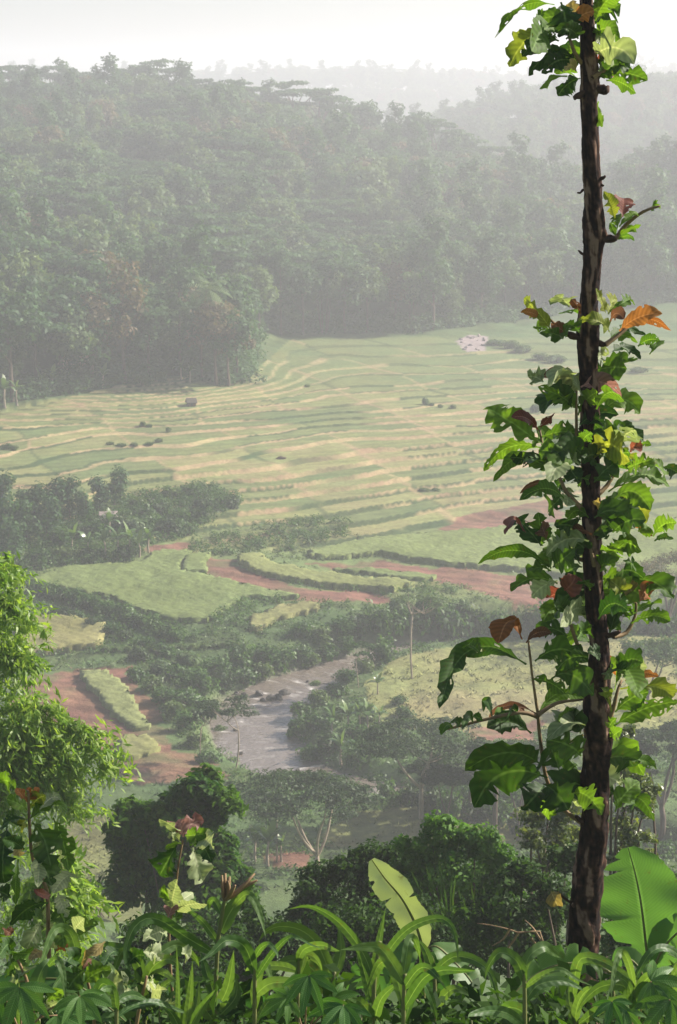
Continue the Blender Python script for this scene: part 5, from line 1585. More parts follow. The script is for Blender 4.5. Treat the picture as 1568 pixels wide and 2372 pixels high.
C_ = [(740, 190, 590, 20, 130, 'd'), (745, 190, 720, -15, 110, 'y'), (640, 112, 520, 122, 40, 'r', .2), (770, 150, 740, 60, 66, 'b'), (950, 80, 818, 65, 120, 'd'), (1050, 122, 860, 140, 56, 'b', .2), (790, 320, 355, 300, 54, 'g', .22), (800, 330, 770, 195, 76, 'g'), (810, 320, 945, 208, 116, 'd'),
      (800, 342, 650, 340, 66, 'g'), (840, 420, 555, 470, 130, 'g', .2), (840, 402, 680, 505, 86, 'p'), (880, 460, 952, 370, 96, 'r'), (880, 512, 788, 505, 90, 'r'), (1080, 292, 1262, 168, 100, 't'), (1230, 95, 1415, 132, 56, 'o', .2), (1200, 112, 1232, 20, 66, 'y'), (1330, 102, 1395, 75, 90, 'g'), (1420, 132, 1565, 48, 100, 'g'),
      (1430, 160, 1545, 150, 34, 'y'), (1200, 232, 1335, 220, 56, 'g'), (1240, 280, 1305, 312, 56, 'g'), (1240, 472, 1160, 398, 76, 'y'), (1312, 540, 1258, 388, 70, 't'), (1340, 530, 1455, 440, 80, 'o'), (1310, 600, 1465, 538, 56, 'g'), (1290, 662, 1525, 650, 66, 'y', .2), (1280, 640, 1188, 548, 66, 'g'), (930, 602, 1195, 478, 175, 'g'),
      (930, 590, 1225, 712, 96, 'g', .2), (900, 622, 828, 568, 90, 'd'), (920, 510, 1072, 458, 46, 'g'), (622, 762, 478, 785, 86, 'o', .4), (650, 782, 802, 720, 36, 'b', .3), (900, 742, 700, 718, 100, 'd'), (372, 852, 280, 798, 66, 'g'), (650, 912, 118, 1182, 120, 'd', .35), (700, 892, 1025, 900, 140, 'g', .2), (720, 880, 960, 850, 90, 'p'),
      (680, 1002, 885, 1092, 76, 'g'), (800, 1000, 1062, 1100, 165, 'd'), (720, 1212, 1005, 1120, 56, 'g', .25), (710, 1212, 420, 1232, 28, 'b', .25), (680, 1332, 408, 1300, 90, 'd'), (740, 1522, 275, 1560, 180, 'd', .3), (780, 1602, 330, 1785, 210, 'd', .35), (850, 1562, 800, 1400, 210, 'd'), (840, 1642, 955, 1518, 165, 'g'), (760, 1642, 905, 1800, 195, 'd'),
      (960, 1562, 1235, 1640, 145, 'p', .2), (980, 1692, 1195, 1700, 100, 'd'), (1060, 952, 1165, 1002, 110, 'p'), (1150, 850, 1200, 985, 66, 'o'), (1220, 982, 1385, 930, 145, 'p'), (1250, 1012, 1455, 985, 36, 'o'), (1220, 1062, 1545, 1112, 90, 'y', .25), (1190, 1202, 1395, 1080, 120, 't'), (1190, 1282, 1575, 1140, 130, 'g', .15),
      (1170, 1202, 1130, 1080, 56, 'y'), (1160, 1352, 1235, 1300, 66, 'g'), (1170, 1502, 1445, 1550, 46, 'g', .2), (900, 1220, 1000, 1300, 120, 'd'), (880, 1420, 980, 1350, 60, 't'), (760, 1640, 620, 1800, 150, 'd', .1), (800, 1650, 760, 1830, 90, 'y'), (1000, 1640, 940, 1760, 70, 'p'), (930, 1700, 1110, 1830, 120, 'g'), (1050, 190, 1000, 130, 60, 't'),
      (1080, 350, 1180, 320, 70, 'g'), (1040, 460, 1000, 400, 60, 'd'), (1060, 750, 960, 760, 70, 'g'), (1100, 850, 1020, 830, 60, 'd'), (990, 320, 890, 360, 80, 'd'), (960, 200, 1010, 250, 90, 'p'), (1150, 660, 1090, 600, 80, 'd'), (1100, 60, 1140, 150, 90, 'd'), (1200, 1240, 1150, 1300, 50, 'g')]
rf = np.random.default_rng(88)
FILL = []
for k in range(62):
    v = (rf.uniform(880, 1480) if k < 40 else rf.uniform(1480, 1880)) if k < 54 else rf.uniform(20, 210)
    c = np.interp(v, [q[1] for q in TR], [q[0] for q in TR])
    sd = rf.choice((-1, 1)); off = abs(rf.normal()) * (46 if v > 500 else 34)
    u0 = c + sd * off * 0.8; a_ = rf.uniform(-0.9, 0.7); ln = rf.uniform(48, 105)
    FILL.append((u0, v, u0 + sd * ln * math.cos(a_), v + ln * math.sin(a_), ln * rf.uniform(0.38, 0.6), rf.choice(list('ggggggddddddypp')), rf.uniform(0.15, 0.42)))
for k in range(16):
    v = rf.uniform(-600, -60); c = np.interp(v, [q[1] for q in TR], [q[0] for q in TR]); sd = rf.choice((-1, 1)); a_ = rf.uniform(-0.9, 0.6); ln = rf.uniform(50, 100)
    FILL.append((c + sd * 8, v, c + sd * (8 + ln * math.cos(a_)), v + ln * math.sin(a_), ln * 0.5, rf.choice(list('gggddy')), 0.25))
FILL += [(1195, 1650, 1170, 1668, 12, 'd', .2), (1170, 1655, 1150, 1672, 14, 'g', .2), (1140, 1660, 1120, 1648, 12, 'd', .2), (1118, 1668, 1095, 1660, 14, 'g', .2), (1095, 1672, 1070, 1690, 13, 'd', .2), (1065, 1682, 1040, 1676, 12, 'd', .2), (1048, 1686, 1022, 1702, 12, 'g', .2), (1215, 1652, 1200, 1636, 10, 'b', .2)]
tree_leaves(teak, FILL, (0, 0, 1.0), YT, 9, 0.24)
tree_leaves(teak, A_, (784, 0, 0.5), YT, 1)
tree_leaves(teak, B_, (1066.2, 627.2, 0.32), YT, 2)
tree_leaves(teak, C_, (972.2, 1191.7, 0.38), YT, 3)

# ---- smaller broad-leaved saplings at the left
def sapling(u, v, Y, label, stems, sets, seed, stemr=6):
    b = at(u, v, Y); b[2] = min(b[2], float(T(b[0], b[1])) + 0.0)
    e = empty('broadleaf_sapling', b)
    tag(e, label, 'sapling', 'broad-leaved saplings')
    for st in stems:
        pts = [at(a, c, Y) for a, c in st]
        stalk(e, pts, np.linspace(px2m(stemr, pts[0]), px2m(stemr * 0.5, pts[0]), len(pts)), M['brown_stem'], 'stem', 7, 0.08)
    for (items, conv) in sets:
        tree_leaves(e, items, conv, Y, seed, 0.12)
    return e


D1 = (0, 1787.5, 0.28)
sapling(118, 2480, 8.0, 'broad-leaved sapling with hanging pale-edged leaves and red tip beside the bamboo', [[(118, 2480), (118, 2300), (112, 2180), (108, 2060), (76, 1990), (68, 1900), (66, 1830)]],
        [([(235, 250, 130, 130, 56, 'o'), (235, 240, 325, 130, 56, 'o'), (235, 230, 235, 150, 40, 'o'), (220, 310, 55, 225, 120, 'g'), (245, 305, 380, 195, 120, 'y'), (330, 310, 505, 235, 100, 'p'), (-20, 100, 130, 140, 120, 'g'), (230, 392, -10, 480, 70, 'd', .25), (240, 400, 560, 330, 90, 'g', .2),
           (270, 420, 420, 780, 220, 'd', .1), (440, 380, 570, 820, 130, 'y'), (500, 600, 520, 795, 66, 'p'), (265, 500, 312, 955, 86, 'p'), (150, 600, 165, 700, 66, 't'), (60, 450, 40, 920, 180, 'd'), (150, 720, 130, 1095, 44, 't'), (300, 700, 430, 940, 190, 'd'), (645, 880, 440, 1005, 86, 'p', .2), (420, 1020, 280, 970, 50, 'r', .2),
           (430, 960, 505, 930, 46, 'o'), (400, 1082, 85, 1270, 140, 'd', .15), (388, 1082, 412, 1300, 66, 'p'), (450, 1080, 560, 1310, 165, 'g'), (420, 1282, 455, 1460, 66, 'p'), (460, 1302, 530, 1455, 120, 'g'), (340, 1242, 225, 1460, 120, 'p'), (560, 1400, 700, 1210, 110, 'p'), (550, 1390, 815, 1262, 90, 'g', .2),
           (550, 1502, 660, 1515, 66, 'g'), (470, 1480, 590, 1440, 60, 'o'), (200, 400, 30, 330, 80, 'd'), (200, 640, 20, 560, 110, 'd'), (90, 1040, -20, 980, 120, 'd'), (350, 1480, 250, 1560, 100, 't'), (180, 500, 200, 420, 60, 'y'), (480, 1000, 560, 1200, 80, 'p')], D1)], 11)
sapling(215, 2480, 7.4, 'low shrub of rounded pale leaves behind the arching banana leaf', [[(215, 2480), (218, 2350), (200, 2260)], [(300, 2480), (320, 2350), (340, 2260)], [(90, 2480), (70, 2300), (40, 2220)]],
        [([(780, 1582, 690, 1640, 44, 'b'), (870, 1402, 680, 1560, 100, 't'), (90, 1352, -10, 1410, 100, 't'), (20, 1290, 100, 1340, 60, 'b'), (690, 1750, 925, 1640, 150, 'g'), (880, 1802, 1065, 1700, 170, 'p'), (960, 1952, 1115, 1880, 140, 'p'), (1165, 1740, 1270, 1730, 90, 'p'), (1250, 1790, 1385, 1800, 110, 'p'), (1180, 1490, 1335, 1560, 140, 'p'),
           (1345, 1900, 1460, 1960, 120, 'p'), (620, 1650, 560, 1570, 150, 'd'), (700, 1640, 560, 1800, 170, 'd'), (80, 1600, -20, 1540, 110, 'd'), (260, 1500, 100, 1480, 110, 't'), (300, 1600, 100, 1690, 120, 'p'), (40, 1700, 250, 1660, 120, 'd'), (400, 1900, 520, 1800, 120, 'g'), (980, 1500, 860, 1600, 110, 'd'), (1050, 1600, 1200, 1520, 120, 'd'),
           (1100, 1820, 960, 1760, 120, 'd'), (1200, 1900, 1060, 1980, 140, 'd'), (1500, 1500, 1568, 1540, 100, 'p'), (760, 1880, 640, 2000, 120, 'p'), (500, 1900, 380, 1960, 120, 'p'), (900, 1950, 800, 2050, 140, 'd'), (620, 1560, 720, 1480, 90, 'g')], D1)], 12)
D2 = (0, 1807, 0.5)
sapling(420, 2480, 8.8, 'thin sapling with a pinkish top leaf in front of the round dark tree', [[(415, 2480), (395, 2250), (392, 2150), (404, 2090), (412, 2010), (424, 1945)]],
        [([(835, 250, 945, 190, 64, 'k', .1), (850, 262, 830, 180, 56, 'k'), (840, 250, 738, 178, 44, 'p'), (858, 255, 990, 238, 50, 'g'), (890, 300, 990, 320, 60, 'p'), (895, 310, 940, 470, 76, 'p'), (880, 300, 980, 380, 60, 'd'), (835, 285, 775, 262, 36, 'p'), (835, 240, 785, 190, 28, 'k'), (840, 290, 765, 320, 20, 't'), (820, 300, 740, 440, 100, 'd'),
           (790, 600, 822, 458, 56, 'p'), (800, 580, 895, 520, 30, 'p'), (790, 580, 738, 505, 36, 'g'), (800, 602, 865, 570, 26, 'p'), (778, 635, 805, 570, 40, 'k'), (780, 560, 760, 480, 26, 'g'), (800, 620, 960, 575, 40, 'p', .2), (780, 700, 660, 745, 60, 'p'), (800, 760, 850, 740, 60, 'p'), (760, 690, 840, 640, 60, 'd')], D2)], 13, 4)


# ---- maize, banana and cassava in front
def plant_root(name, u, Y, label, cat, group):
    b = at(u, 2520, Y); b[2] = float(T(b[0], b[1]))
    e = empty(name, b)
    return tag(e, label, cat, group), b


def px_blade(root, px, wpx, Y, mat, seed, dY=0.0, prof=None, roll=(0.0, 0.0), fold=0.35, wave=0.08, nl=22, nw=3, jag=0.0, name='leaf', bites=0, wfreq=9):
    n = len(px)
    pts = [at(u, v, Y + dY * i / (n - 1)) for i, (u, v) in enumerate(px)]
    W = px2m(wpx, pts[0]) / 2
    prof = prof or (lambda t: W * np.maximum(np.minimum(1, 0.45 + t * 3.2) * (1 - np.clip((t - 0.35) / 0.65, 0, 1) ** 1.7), 0.02))
    f = prof if callable(prof) else (lambda t: W * np.interp(t, np.linspace(0, 1, len(prof)), prof))
    d = blade_mesh(name, pts, f, roll, seed, nl, nw, fold, wave, wfreq, jag, bites)
    return add_blade(root, d, LM[mat], name)


def maize(u, Y, label, stem, blades, seed, tassel=None):
    e, b = plant_root('maize_plant', u, Y, label, 'maize', 'maize plants along the slope edge')
    pts = [b] + [at(a, c, Y) for a, c in stem]
    stalk(e, pts, np.linspace(px2m(7, pts[1]), px2m(4, pts[1]), len(pts)), M['green_stem'], 'stem', 8, 0.05)
    for k, (px, w, dy, roll) in enumerate(blades):
        px_blade(e, px, w, Y, 'c', seed * 50 + k, dy, roll=roll)
    if tassel:
        t = Tubes(); o0 = np.array(e.location)
        r = np.random.default_rng(seed)
        for a, c in tassel:
            p0 = at(stem[-1][0], stem[-1][1], Y); p1 = at(a, c, Y + 0.05 * r.normal())
            ps = bend(p0 - o0, p1 - o0, 5, 0.05, seed + int(a))
            t.add(ps, [0.006, 0.009, 0.010, 0.009, 0.004], 6, 0.35, int(a))
        link('tassel', t.mesh('tassel'), M['brown_stem'], e)
    return e


maize(497, 8.0, 'tall maize plant with a dry brown tassel left of the centre', [(497, 2400), (499, 2300), (505, 2180), (515, 2115), (520, 2085)],
      [([(505, 2182), (475, 2140), (445, 2114), (432, 2116)], 18, 0.1, (0.3, 0.6)), ([(500, 2210), (432, 2170), (375, 2132), (338, 2127), (308, 2152), (292, 2205), (300, 2255), (309, 2280)], 30, -0.25, (0.5, 0.1)),
       ([(512, 2160), (530, 2118), (562, 2072), (590, 2046)], 34, 0.05, (0.1, 0.2)), ([(540, 2100), (568, 2072), (586, 2082), (602, 2118), (616, 2172)], 20, -0.15, (0.2, 0.5)), ([(512, 2116), (497, 2086), (486, 2090), (484, 2110)], 18, 0.1, (0, 0.5)),
       ([(500, 2310), (480, 2255), (466, 2205)], 28, 0.15, (0.4, 0.1)), ([(500, 2340), (528, 2285), (542, 2200)], 28, -0.1, (0.1, 0.4)), ([(500, 2360), (545, 2310), (548, 2260)], 30, 0.1, (0.1, 0.4)), ([(498, 2370), (470, 2330), (440, 2320)], 30, -0.2, (0.2, 0.4))],
      1, [(514, 2026), (522, 2022), (532, 2030), (545, 2050), (590, 2022), (596, 2038), (528, 2040), (518, 2050)])
maize(870, 7.6, 'slender maize plant with one long blade arching right at the centre', [(870, 2420), (866, 2330), (868, 2260), (880, 2180)],
      [([(866, 2300), (872, 2220), (882, 2160), (893, 2102)], 22, 0.1, (0.3, 0.5)), ([(872, 2260), (905, 2195), (950, 2148), (1012, 2126), (1045, 2142), (1058, 2185), (1061, 2235)], 22, -0.2, (0.3, 0.1)),
       ([(866, 2275), (845, 2215), (808, 2160), (765, 2120), (715, 2098), (665, 2106)], 24, 0.15, (0.2, 0.7)), ([(862, 2320), (838, 2230), (822, 2188)], 22, 0.1, (0.1, 0.3)), ([(868, 2360), (885, 2310), (930, 2270)], 26, -0.2, (0.2, 0.4)), ([(866, 2360), (835, 2320), (800, 2310)], 26, -0.2, (0.2, 0.4))], 2)
maize(1338, 7.8, 'maize plant with bent bright blades at the foot of the trunk', [(1338, 2430), (1332, 2340), (1328, 2290)],
      [([(1326, 2320), (1334, 2245), (1352, 2217), (1400, 2228), (1445, 2258), (1490, 2292), (1526, 2365)], 26, -0.25, (0.2, 0.1)), ([(1345, 2225), (1372, 2226), (1388, 2248), (1392, 2275)], 24, -0.1, (0.5, 0.2)), ([(1330, 2371), (1340, 2320), (1362, 2292), (1378, 2300), (1388, 2345)], 22, -0.2, (0.1, 0.3)),
       ([(1335, 2371), (1318, 2320), (1316, 2280)], 20, 0.1, (0.1, 0.3)), ([(1340, 2371), (1400, 2330), (1450, 2310), (1490, 2330)], 24, -0.2, (0.3, 0.3))], 3)
maize(760, 8.4, 'maize plant with broad blades bending left beside the thicket', [(762, 2450), (765, 2340), (775, 2250)],
      [([(772, 2280), (740, 2195), (700, 2155), (650, 2145), (615, 2158), (600, 2180)], 36, 0.15, (0.3, 0.6)), ([(768, 2310), (720, 2240), (670, 2225), (630, 2250), (615, 2290)], 36, -0.1, (0.3, 0.2)), ([(775, 2260), (790, 2200), (784, 2140)], 26, 0.1, (0.1, 0.4)), ([(770, 2330), (740, 2280), (690, 2260), (650, 2290)], 34, -0.25, (0.3, 0.2)),
       ([(770, 2320), (800, 2270), (840, 2262)], 30, 0, (0.2, 0.3))], 4)
maize(1120, 8.0, 'maize plant with a long blade falling right beside the broken banana leaf', [(1010, 2450), (1008, 2340), (1006, 2240)],
      [([(1006, 2250), (1050, 2216), (1100, 2224), (1138, 2258), (1158, 2330)], 24, -0.15, (0.3, 0.1)), ([(1006, 2260), (985, 2200), (960, 2170)], 22, 0.1, (0.3, 0.1)), ([(1008, 2330), (1050, 2290), (1095, 2310)], 26, -0.1, (0.3, 0.4))], 5)
maize(428, 7.2, 'young maize shoot with upright bright blades at the bottom edge', [(428, 2450), (428, 2380)],
      [([(412, 2400), (413, 2300), (409, 2190)], 14, 0.1, (0.5, 0.6)), ([(428, 2400), (440, 2310), (446, 2225)], 20, 0.0, (0.2, 0.3)), ([(430, 2400), (470, 2330), (500, 2290)], 24, -0.1, (0.3, 0.3)), ([(424, 2400), (400, 2350), (375, 2330)], 22, -0.1, (0.3, 0.3)), ([(432, 2400), (455, 2330), (462, 2270)], 22, 0.1, (0.1, 0.3))], 6)
maize(95, 7.0, 'young maize shoot with a broad bent blade in the bottom left corner', [(92, 2450), (90, 2360)],
      [([(78, 2340), (88, 2270), (108, 2230), (128, 2224)], 40, 0.1, (0.2, 0.4)), ([(112, 2236), (132, 2222), (146, 2256), (151, 2315)], 18, -0.1, (0.2, 0.3)), ([(90, 2380), (60, 2340), (30, 2330)], 24, -0.1, (0.3, 0.4)), ([(42, 2400), (45, 2320), (44, 2270)], 12, 0, (0.3, 0.5))], 7)


def banana(u, Y, label, stem, leaves, seed, stemw=16):
    e, b = plant_root('banana_plant', u, Y, label, 'banana plant', 'banana plants in the foreground')
    pts = [b] + [at(a, c, Y) for a, c in stem]
    stalk(e, pts, np.linspace(px2m(stemw, pts[1]), px2m(stemw * 0.5, pts[1]), len(pts)), M['green_stem'], 'stem', 10, 0.05)
    for k, (px, w, dy, roll, prof, fold) in enumerate(leaves):
        lf = px_blade(e, px, w, Y, 'w' if seed == 2 and k == 0 else 'n', seed * 60 + k, dy, prof, roll, fold, 0.07, 64, 5, 0.02, bites=4 if w > 60 else 2, wfreq=21)
        mp = [np.array(at(a, c, Y + dy * i / (len(px) - 1))) for i, (a, c) in enumerate(px)]
        t = Tubes(); o0 = np.array(at(px[0][0], px[0][1], Y))
        Pm, _ = resample(np.array(mp), np.zeros(len(mp)), 6)
        t.add([p - o0 + np.array((0, -0.004, 0)) for p in Pm], np.linspace(px2m(4, o0), px2m(1, o0), len(Pm)), 6)
        rb = link('midrib', t.mesh('midrib'), M['green_stem'], lf)
        rb.location = o0 - np.array(e.location) - np.array(lf.location)
    return e


BP = [0.02, 0.06, 0.55, 0.92, 1.0, 0.98, 0.9, 0.72, 0.45, 0.12]
banana(1512, 9.6, 'banana plant with one big upright translucent leaf at the right edge', [(1514, 2440), (1508, 2330), (1502, 2240)],
       [([(1502, 2245), (1496, 2190), (1484, 2090), (1470, 2020), (1454, 1962)], 200, 0.1, (0.35, 0.15), [0.05, 0.5, 0.75, 0.95, 1.0, 1.0, 0.96, 0.85, 0.62, 0.15], 0.12), ([(1505, 2260), (1540, 2190), (1590, 2150), (1640, 2190)], 90, -0.2, (0.4, 0.2), BP, 0.3),
        ([(1508, 2300), (1535, 2250), (1552, 2205)], 24, 0, (0.5, 0.5), BP, 0.4), ([(1508, 2330), (1470, 2300), (1420, 2330)], 60, -0.2, (0.4, 0.2), BP, 0.3)], 1, 14)
banana(980, 9.0, 'banana plant with a shining upright leaf and broken drooping leaves at the centre', [(978, 2440), (980, 2330), (980, 2200)],
       [([(982, 2205), (962, 2140), (930, 2080), (890, 2032), (861, 1990)], 84, 0.1, (0.55, 0.4), [0.1, 0.7, 1, 1, 0.9, 1, 1, 0.95, 0.7, 0.2], 0.3), ([(982, 2200), (1012, 2192), (1055, 2230), (1090, 2270), (1112, 2312)], 84, -0.15, (0.9, 0.6), BP, 0.3),
        ([(980, 2200), (955, 2196), (925, 2230), (902, 2290)], 84, -0.1, (-0.7, -0.5), BP, 0.3), ([(980, 2205), (1000, 2215), (1012, 2270), (1005, 2320)], 70, 0.1, (0.4, 0.2), BP, 0.3), ([(976, 2330), (920, 2270), (850, 2255), (790, 2290)], 80, 0.2, (0.5, 0.3), BP, 0.3)], 2, 9)
banana(1420, 8.6, 'banana plant with a dark broad leaf reaching left across the trunk foot', [(1422, 2450), (1420, 2330), (1415, 2250)],
       [([(1412, 2250), (1350, 2228), (1270, 2240), (1205, 2285), (1160, 2338)], 100, -0.3, (0.35, 0.5), BP, 0.25), ([(1416, 2260), (1440, 2215), (1480, 2240), (1500, 2300)], 50, -0.1, (0.6, 0.2), BP, 0.3)], 3, 10)
banana(-60, 7.6, 'banana plant sending one long arching leaf in from the left corner', [(-60, 2450), (-60, 2340)],
       [([(-60, 2350), (-20, 2292), (60, 2270), (150, 2268), (225, 2310), (292, 2365)], 66, -0.2, (0.55, 0.5), BP, 0.3)], 4, 12)
banana(640, 9.4, 'low banana plant with dark half-hidden leaves below the thicket', [(640, 2470), (640, 2400)],
       [([(640, 2420), (600, 2330), (560, 2300), (520, 2330)], 80, -0.1, (0.5, 0.4), BP, 0.3), ([(640, 2420), (680, 2340), (740, 2310), (790, 2350)], 80, -0.1, (0.5, 0.4), BP, 0.3)], 5, 12)


def palmate(root, u, v, Y, spx, rot, tilt, seed, lobes=7):
    """Cassava leaf: lobes fanned from one point, drooping outwards."""
    r = np.random.default_rng(seed)
    c = at(u, v, Y); s = px2m(spx, c)
    Vs = []; Fs = []; Us = []; n0 = 0
    for k in range(lobes):
        a = rot + (k - (lobes - 1) / 2) * (4.2 / lobes) + 0.06 * r.normal()
        ln = s * (1 - 0.09 * abs(k - (lobes - 1) / 2)) * (0.9 + 0.2 * r.random())
        d = np.array((math.sin(a), math.cos(a) * math.cos(tilt), math.cos(a) * math.sin(tilt)))
        dn = np.array((0, 0, -1.0))
        pts = [c + d * ln * t + dn * ln * 0.32 * t * t for t in (0, 0.33, 0.66, 1)]
        V, F, U, rv = blade_mesh('l', pts, lambda t: ln * 0.15 * np.maximum(np.sin(math.pi * t ** 0.85) ** 0.8, 0.05), (0.2 * r.normal(), 0.2 * r.normal()), seed * 10 + k, 9, 2, 0.3, 0.05)
        Vs.append(V); Fs.append(F + n0); Us.append(U); n0 += len(V)
    o = add_blade(root, (np.concatenate(Vs), np.concatenate(Fs), np.concatenate(Us), r.random()), LM['m'], 'leaf')
    return c


def cassava(u, Y, label, leaves, seed):
    e, b = plant_root('cassava_plant', u, Y, label, 'cassava', 'cassava plants along the bottom edge')
    top = at(u, 2400, Y)
    stalk(e, [b, (b + top) / 2 + np.array((0.02, 0, 0)), top], [0.014, 0.012, 0.010], M['brown_stem'], 'stem', 7)
    for k, (a, v, s, rot) in enumerate(leaves):
        c = palmate(e, a, v, Y - 0.1 + 0.2 * ((k * 37) % 10) / 10, s, rot + 0.9 * math.sin(seed * 3.1 + k * 2.3), 0.15 + 0.9 * abs(math.sin(seed + k * 1.7)), seed * 20 + k, 5 + (k + seed) % 3)
        stalk(e, [top, (top + c) / 2 + np.array((0, 0, 0.03)), c], [0.004, 0.003, 0.003], M['brown_stem'], 'leaf_stalk', 5)
    return e


PI = math.pi
# more maize in the tangle, each with its own blades
rm = np.random.default_rng(140)
for k, (u, Y, vt, lb) in enumerate(((185, 7.6, 2225, 'maize plant with drooping blades right of the left sapling'), (335, 8.6, 2215, 'maize plant with drooping blades left of the tasselled maize'), (590, 7.3, 2195, 'maize plant with arching blades right of the tasselled maize'),
                                    (690, 7.8, 2170, 'maize plant with arching blades low in front of the dark bush'), (935, 7.1, 2235, 'short maize plant in front of the shining banana leaf'),                                     (1215, 7.2, 2225, 'short maize plant left of the trunk foot'), (1470, 7.4, 2240, 'maize plant in front of the big upright banana leaf'), (1555, 7.8, 2240, 'maize plant cut by the right edge of the picture'), (270, 7.0, 2300, 'low maize plant over the arching banana leaf tip'))):
    bl = []
    nb = int(rm.integers(4, 7))
    for j in range(nb):
        sd = (1 if j % 2 else -1) * (1 if rm.random() < 0.85 else -1)
        v0 = 2385 - (2385 - vt) * (j + rm.uniform(0.2, 1.2)) / (nb + 0.5); L_ = rm.uniform(35, 150); hp = rm.uniform(10, 95); fall = rm.uniform(-0.6, 0.9)
        bl.append(([(u, v0), (u + sd * L_ * rm.uniform(0.15, 0.35), v0 - hp * rm.uniform(0.7, 1.0)), (u + sd * L_ * 0.6, v0 - hp * rm.uniform(0.95, 1.3)), (u + sd * L_ * 0.9, v0 - hp * (0.8 - 0.5 * fall)), (u + sd * L_ * rm.uniform(0.95, 1.2), v0 - hp * (0.5 - fall))],
                   rm.uniform(15, 32), rm.uniform(-0.3, 0.25), (rm.uniform(-0.5, 0.9), rm.uniform(-0.6, 1.1))))
    maize(u, Y, lb, [(u, 2440), (u, 2390 - (2390 - vt) * 0.5), (u + rm.uniform(-6, 6), vt + 20)], bl, 20 + k)
cassava(50, 6.6, 'cassava plant with large fanned leaves in the bottom left corner', [(45, 2286, 111, PI), (133, 2351, 97, PI - 0.5), (-18, 2272, 111, PI + 0.5), (186, 2307, 82, PI)], 1)
cassava(705, 6.9, 'cassava plant with dark fanned leaves left of the centre maize', [(716, 2259, 85, PI), (668, 2310, 68, PI + 0.4), (773, 2313, 69, PI - 0.3), (796, 2328, 93, PI)], 4)
cassava(1470, 7.0, 'cassava plant in the bottom right corner', [(1448, 2341, 63, PI), (1508, 2272, 98, PI - 0.3), (1552, 2315, 95, PI), (1417, 2320, 60, PI + 0.3)], 7)

# ------------------------------------------------------------------ near thickets, bamboo and trees on the slope
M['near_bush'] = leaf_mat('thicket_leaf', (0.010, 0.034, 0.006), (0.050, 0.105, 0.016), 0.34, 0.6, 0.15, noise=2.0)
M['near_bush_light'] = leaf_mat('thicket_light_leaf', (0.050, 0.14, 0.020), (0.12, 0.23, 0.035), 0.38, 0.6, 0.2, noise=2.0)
M['bamboo'] = leaf_mat('bamboo_leaf', (0.13, 0.24, 0.035), (0.30, 0.40, 0.085), 0.50, 0.45, 0.35, noise=1.5)
M['dome'] = leaf_mat('dome_tree_leaf', (0.012, 0.058, 0.004), (0.095, 0.185, 0.014), 0.38, 0.6, 0.2, noise=1.4)
M['speckle'] = leaf_mat('glossy_small_leaf', (0.055, 0.095, 0.022), (0.17, 0.20, 0.07), 0.36, 0.28, 0.7, noise=2.0)


def near_plant(name, u, v, Y, lumps, size, aspect, mat, label, cat, seed, stems=6, per=520, group=None, shell=0.45, up=0.55, trunk_mat='bark', depth=0.9):
    """lumps: (u, v, radius px[, dY]); the plant is rooted on the slope under (u, v)."""
    r = np.random.default_rng(seed)
    b = at(u, v, Y); b[2] = float(T(b[0], b[1]))
    e = empty(name, b)
    cl = []; ps = []
    for k, L in enumerate(lumps):
        c = at(L[0], L[1], Y + (L[3] if len(L) > 3 else 0.25 * r.normal())) - b
        rad = px2m(L[2], c + b)
        # break each lump into smaller sprays
        n = max(4, int(len(lumps) > 0 and 7))
        for j in range(n):
            d = unit(r.normal(size=3)); d[2] = d[2] * 0.8 + 0.15
            q = c + d * rad * (0.35 + 0.4 * r.random())
            s = rad * (0.34 + 0.25 * r.random())
            cl.append((q, (s, s * depth, s * 0.75), int(per * (rad ** 1.2) / n / (size * 6)) + 30))
        ps.append((bend((0.1 * r.normal(), 0.1 * r.normal(), -0.3), c, 6, 0.06, seed + k), np.linspace(0.05, 0.012, 6) if stems else np.linspace(0.12, 0.03, 6)))
    tk = branch_mesh('stem', ps, 6); tk.materials.append(M[trunk_mat])
    cw = crown_mesh('foliage', cl, size, seed, aspect, shell, up); cw.materials.append(M[mat])
    link('stem', tk, None, e); link('foliage', cw, None, e)
    return tag(e, label, cat, group)


